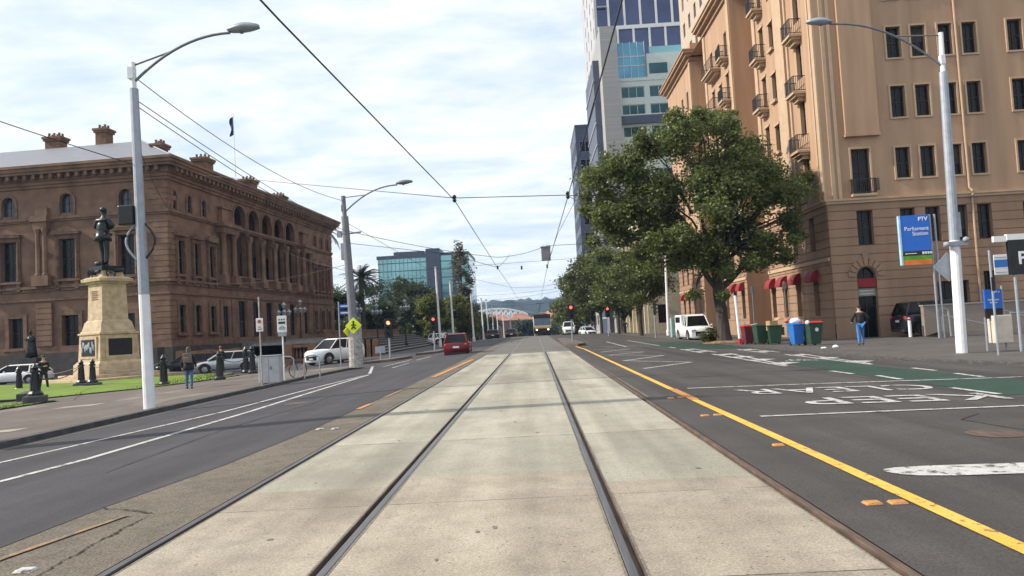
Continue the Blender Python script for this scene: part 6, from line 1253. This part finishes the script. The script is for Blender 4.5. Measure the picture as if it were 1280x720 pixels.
# ---------------- bins (right) ----------------
M['bing'] = mat('bin_green', (.022, .06, .035), .5, amt=.15); M['binr'] = mat('bin_red', (.5, .03, .03), .45, amt=.1); M['binb'] = mat('bin_blue', (.02, .14, .48), .45, amt=.1); M['bindr'] = mat('bin_dark_red', (.12, .02, .02), .5)
def wbin(label, x, y, w, h, body, lid, rz=0, open_=False, lab=None):
    t = thing('wheelie_bin', label, 'bin', (x, y, gz(x, y) + .045), rz, 'wheelie bins at the right kerb'); g = MB(); g.taper(0, 0, .06, h - .06, w * .74, w * .72, w, w * 1.05); g.build('body', body, t, bevel=.025)
    g = MB(); g.box(-w * .53, w * .53, -w * .56, w * .56, h - .1, h - .05); g.build('rim', body, t, bevel=.01)
    g = MB()
    if open_: g.box(-w * .5, w * .5, w * .52, w * .58, h - .75, h - .08)
    else:
        n = 6; v = []
        for k in range(n + 1): s = k / n; v += [(-w * .54, -w * .6 + s * w * 1.2, h - .05 + .07 * sin(pi * s)), (w * .54, -w * .6 + s * w * 1.2, h - .05 + .07 * sin(pi * s))]
        v += [(x_, y_, h - .06) for x_, y_ in ((-w * .54, -w * .6), (w * .54, -w * .6), (w * .54, w * .6), (-w * .54, w * .6))]; b = 2 * (n + 1)
        g.add(v, [(2 * k, 2 * k + 1, 2 * k + 3, 2 * k + 2) for k in range(n)] + [(b, b + 1, b + 2, b + 3), (0, 1, b + 1, b), (2 * n, 2 * n + 1, b + 2, b + 3)] + [tuple([b] + [2 * k for k in range(n + 1)] + [b + 3]), tuple([b + 1] + [2 * k + 1 for k in range(n + 1)] + [b + 2])])
    g.build('lid', lid, t)
    for s in (-1, 1): g = MB(); g.lathe([(.11, -.03), (.11, .03)], (s * w * .36, w * .4, .11), 12, Matrix.Rotation(pi / 2, 3, 'Y')); g.build('wheel', 'tyre', t)
    g = MB(); g.tube([(-w * .4, w * .62, h - .12), (w * .4, w * .62, h - .12)], .018, 6); g.build('handle', body, t)
    if lab: g = MB(); g.lathe([(.09, 0), (.09, .006)], (.02, -w * .50, h * .66), 14, Matrix.Rotation(pi / 2, 3, 'X')); g.build('sticker', 'plate', t)
    return t
wbin('dark green wheelie bin with bright red lid and white sticker', 12.82, 35.6, .68, 1.10, 'bing', 'binr', .2, lab=1); wbin('bright blue wheelie bin beside the red lidded bin', 12.18, 35.9, .58, 1.05, 'binb', 'binb', .15); wbin('open green wheelie bin with cardboard, right of its pair', 12.0, 38.6, .68, 1.02, 'bing', 'bing', -.1, True); wbin('closed green wheelie bin in the middle of the row by the post', 11.45, 39.1, .62, 1.02, 'bing', 'bing', .1); wbin('small dark red wheelie bin beside the white post', 11.2, 40.4, .6, .98, 'bindr', 'binr', .1)
def bag(x, y, z, s, m, lb, nm='rubbish_bag', cat='rubbish bag'):
    me = MB(); me.ball((0, 0, 0), s, 12, 8); v = []
    for q in me.v: n_ = noise.noise(Vector(q) * 9 / max(s) * .25 + Vector((x, y, 0))); v.append(tuple(c * (1 + .35 * n_) for c in q))
    me.v = v; o = me.build(nm, m, None, smooth=True, loc=(x, y, z)); tag(o, lb, cat)
bag(12.15, 35.85, 1.0, (.24, .2, .14), 'carw', 'white and pale blue rubbish bag on the blue bin'); bag(11.85, 36.1, 1.03, (.13, .12, .11), mat('orange_bag', (.5, .12, .05), .5), 'small orange bag on the left of the blue bin'); bag(12.5, 35.25, .9, (.1, .08, .1), 'carw', 'small white bag hooked between the blue and the red lidded bin'); bag(12.35, 31.8, -.10, (.12, .1, .07), 'carw', 'crumpled white litter on the footpath in front of the red lidded bin', 'litter', 'litter'); bag(11.8, 31.6, -.12, (.12, .08, .04), 'carw', 'smaller crumpled litter left of the other piece', 'litter', 'litter')
t = thing('cardboard_box', 'brown cardboard sticking out of the open green bin', 'box', (11.95, 38.6, .86), .3); g = MB(); g.box(-.25, .2, -.15, .2, -.3, .18); g.build('box', mat('cardboard', (.38, .24, .13), .9), t); g = MB(); T = Matrix.Translation((.2, 0, .18)) @ Matrix.Rotation(-.7, 4, 'Y'); g.box(0, .22, -.15, .2, 0, .01, T); g.build('flap', mat('cardboard', (.38, .24, .13)), t)
# cabinets by the kerb further on
t = thing('utility_cabinet', 'teal green utility cabinet on the right footpath behind the van', 'cabinet', (12.0, 65, -.15)); g = MB(); g.box(-.45, .45, -.35, .35, 0, 1.65); g.build('body', mat('teal_cabinet', (.25, .38, .36), .6), t, bevel=.03); g = MB(); g.box(-.4, .4, -.365, -.345, .15, 1.5); g.build('door', mat('teal_cabinet', (.25, .38, .36)), t, bevel=.01)
t = thing('utility_cabinet', 'brown utility cabinet beside the teal one', 'cabinet', (12.9, 64.6, -.15)); g = MB(); g.box(-.5, .5, -.35, .35, 0, 1.6); g.build('body', mat('brown_cabinet', (.12, .07, .05), .7), t, bevel=.03); g = MB(); g.box(-.44, .44, -.365, -.345, .12, 1.5); g.build('door', mat('brown_cabinet', (.12, .07, .05)), t)
# ---------------- station entrance, signs (right) ----------------
t = thing('station_sign', 'tall blue station sign panel with green and orange foot on twin steel posts', 'sign', (19.6, 37.6, -.22)); g = MB()
for dx in (.02, .26): g.tube([(dx, .02, 0), (dx, .02, 6.05)], .05, 8)
g.build('posts', 'galv', t); T0 = Matrix.Rotation(radians(-3), 4, 'Z'); g = MB(); g.box(-1.42, -.06, -.09, .09, 4.3, 6.05, T0); p = g.build('blue_panel', mat('station_blue', (.012, .13, .56), .45, amt=.04), t)
for z0, z1, nm, cl in ((4.06, 4.3, 'black_band', (.02, .02, .02)), (3.86, 4.06, 'green_band', (.10, .32, .03)), (3.62, 3.86, 'orange_band', (.75, .19, .02))): g = MB(); g.box(-1.42, -.06, -.09, .09, z0, z1, T0); g.build(nm, mat(nm, cl, .5), t)
g = MB(); g.box(-1.5, -1.42, -.1, .1, 3.62, 6.05, T0); g.build('edge_strip', mat('pale_blue_edge', (.35, .55, .7), .5), t)
M['lettering'] = mat('white_lettering', (.8, .82, .85), .5, amt=.01)
RX = Matrix.Rotation(pi / 2, 4, 'X')
text('Parliament', .27, 'lettering', 'lettering', t, T0 @ Matrix.Translation((-.68, -.096, 5.38)) @ RX, .004); text('Station', .27, 'lettering', 'lettering', t, T0 @ Matrix.Translation((-.52, -.096, 5.13)) @ RX, .004); text('PTV', .26, 'logo_lettering', 'lettering', t, T0 @ Matrix.Translation((-.36, -.096, 5.84)) @ RX, .004, bold=.006)
g = MB()
for k in range(4): g.box(-.52 + k * .12, -.44 + k * .12, -.15, -.12, 4.12, 4.23)
g.box(-1.3, -.8, -.125, -.05, 4.15, 4.18); g.build('pictograms', 'lettering', t)
t = thing('ramp_wall', 'low grey rendered wall of the station ramp with steel handrails', 'wall', (22, 40, -.2)); g = MB(); g.box(-1.9, 3.4, -.15, .15, 0, 1.55); g.box(-1.9, 3.4, -1.6, -1.45, -.02, .25); g.add([(-1.9, -1.46, .25), (3.4, -1.46, .25), (3.4, -.16, .02), (-1.9, -.16, .02)], [(0, 1, 2, 3)]); g.build('wall', mat('ramp_render', (.22, .185, .16), .8, amt=.1, scale=1), t)
g = MB(); g.box(-1.95, 3.45, -.2, .2, 1.55, 1.62); g.build('coping', mat('ramp_coping', (.3, .27, .24)), t)
g = MB()
for x0, x1, z0, z1 in ((-1.4, 1.3, 1.05, .35), (1.6, 3.3, 1.15, .6)): g.tube([(x0, -.9, 0), (x0, -.9, z0 - .05), (x0 + .08, -.9, z0), (x1, -.9, z1), (x1, -.9, 0)], .028, 8)
g.tube([(-2.05, -1.8, 0), (-2.05, -1.8, 1.3), (-1.8, -1.8, 1.42), (-1.55, -1.8, 1.3), (-1.5, -1.8, 0)], .05, 8); g.tube([(1.45, -1.8, 0), (1.45, -1.8, 1.0), (3.3, -1.8, .95)], .035, 8); g.build('handrail', 'galv', t)
t = thing('bollard', 'short white bollard with red reflector left of the station ramp', 'bollard', (19.4, 40.0, -.2)); g = MB(); g.lathe([(.08, 0), (.08, .95), (.05, 1.0)], (0, 0, 0), 10); g.build('post', 'galvlt', t); g = MB(); g.lathe([(.085, .86), (.085, .97)], (0, 0, 0), 10); g.build('red_band', 'redlamp', t)
t, o = post_sign('slim grey post with blue and grey parking plates right of the lamp', 13.56, 22.8, 3.1, (.06, .46, 2.35, 2.95), 'galv', .032, -.18)
g = MB(); g.box(.07, .45, -.062, -.056, 2.58, 2.8); g.build('blue_field', 'binb', o); g = MB(); g.box(.09, .43, -.062, -.056, 2.86, 2.88); g.box(.09, .43, -.062, -.056, 2.42, 2.44); g.build('lettering', 'galv', o)
g = MB(); g.box(-.04, .04, -.05, .05, 1.9, 2.3); g.build('bracket', 'iron', t)
t = thing('stop_sign_totem', 'black panel with white letter P on a silver post at the right edge', 'sign', (15.2, 24, -.18)); g = MB(); g.tube([(-.22, 0, 0), (-.22, 0, 3.0)], .045, 8); g.tube([(.1, 0, 0), (.1, 0, 3.0)], .045, 8); g.build('posts', 'galv', t)
g = MB(); g.box(-.38, .9, -.06, .06, 2.38, 3.45); p = g.build('black_panel', 'iron', t, bevel=.01); text('P', .55, 'lettering', 'lettering', p, Matrix.Translation((.02, -.065, 2.87)) @ RX, .003, bold=.012)
g = MB(); g.box(-.80, -.40, -.05, .05, 3.42, 3.60); g.box(-.40, .9, -.07, .07, 3.46, 3.64); g.build('white_light_box', mat('white_box', (.8, .8, .78), .4, amt=.02), t)
t = thing('information_board', 'small blue station information board over a cream ticket cabinet', 'sign', (15.0, 25.2, -.2)); g = MB(); g.box(-.18, .4, -.2, .2, .25, 1.15); g.build('cabinet', mat('cream_panel', (.55, .50, .42), .6), t, bevel=.02); g = MB(); g.box(-.32, .22, -.04, .04, 1.38, 2.0); p = g.build('blue_panel', mat('station_blue', (.012, .13, .56)), t); g = MB(); g.box(-.3, .2, -.05, .05, 1.05, 1.38); g.build('black_panel', 'iron', t); g = MB(); g.tube([(.26, 0, 0), (.26, 0, 2.1)], .03, 6); g.tube([(-.35, 0, 0), (-.35, 0, 1.1)], .03, 6); g.build('posts', 'galv', t)
text('Parliament', .085, 'lettering', 'lettering', p, Matrix.Translation((-.05, -.044, 1.66)) @ RX, .002); text('Station', .085, 'lettering', 'lettering', p, Matrix.Translation((-.05, -.044, 1.57)) @ RX, .002); text('PTV', .1, 'logo_lettering', 'lettering', p, Matrix.Translation((.08, -.044, 1.9)) @ RX, .002)

mark('pit_lid', 'concrete', lambda g: (poly(g, [(-14.6, 22.3), (-13.3, 22.4), (-13.3, 23.3), (-14.6, 23.2)], .112), poly(g, [(-11.3, 15.2), (-10.7, 15.2), (-10.7, 15.8), (-11.3, 15.8)], .112)))
mark('pit_lid', 'rust', lambda g: (poly(g, [(5.0 + .3 * cos(k * pi / 8), 8.6 + .3 * sin(k * pi / 8)) for k in range(16)], .005), poly(g, [(-5.6 + .3 * cos(k * pi / 8), 17.6 + .3 * sin(k * pi / 8)) for k in range(16)], .008)))
# dry leaves gathered along the right kerb and round the tree
g = MB()
for i in range(900):
    y = random.uniform(18, 60); x = (10.35 + abs(random.gauss(0, .35)) * random.choice((-1, 1))) if i % 3 else 10.95 + random.gauss(0, 1.2)
    if i % 3 == 0: y = 43.5 + random.gauss(0, 3)
    if y < 24: x += (24 - y) ** 1.6 * .06
    a = random.uniform(0, 6.3); q = random.uniform(.02, .05); z = gz(x, y) + (.055 if x > 10.6 else .006) + random.uniform(.002, .02)
    g.add([(x + cos(a) * q, y + sin(a) * q, z), (x - sin(a) * q * .6, y + cos(a) * q * .6, z + .01), (x - cos(a) * q, y - sin(a) * q, z), (x + sin(a) * q * .6, y - cos(a) * q * .6, z + .004)], [(0, 1, 2, 3)])
tag(g.build('leaf_litter', 'dry'), 'dry brown leaves scattered along the right kerb', None, None, 'stuff')
# ---------------- air ----------------
hz = bpy.data.materials.new('haze'); hz.use_nodes = True; t_ = hz.node_tree; t_.nodes.clear(); o_ = t_.nodes.new('ShaderNodeOutputMaterial'); v_ = t_.nodes.new('ShaderNodeVolumePrincipled')
v_.inputs['Color'].default_value = (.42, .64, 1, 1); v_.inputs['Density'].default_value = .00020; v_.inputs['Anisotropy'].default_value = .2; t_.links.new(v_.outputs[0], o_.inputs['Volume'])
g = MB(); g.box(-3050, 3050, -80, 5600, -21, 94); tag(g.build('haze', hz), kind='stuff')
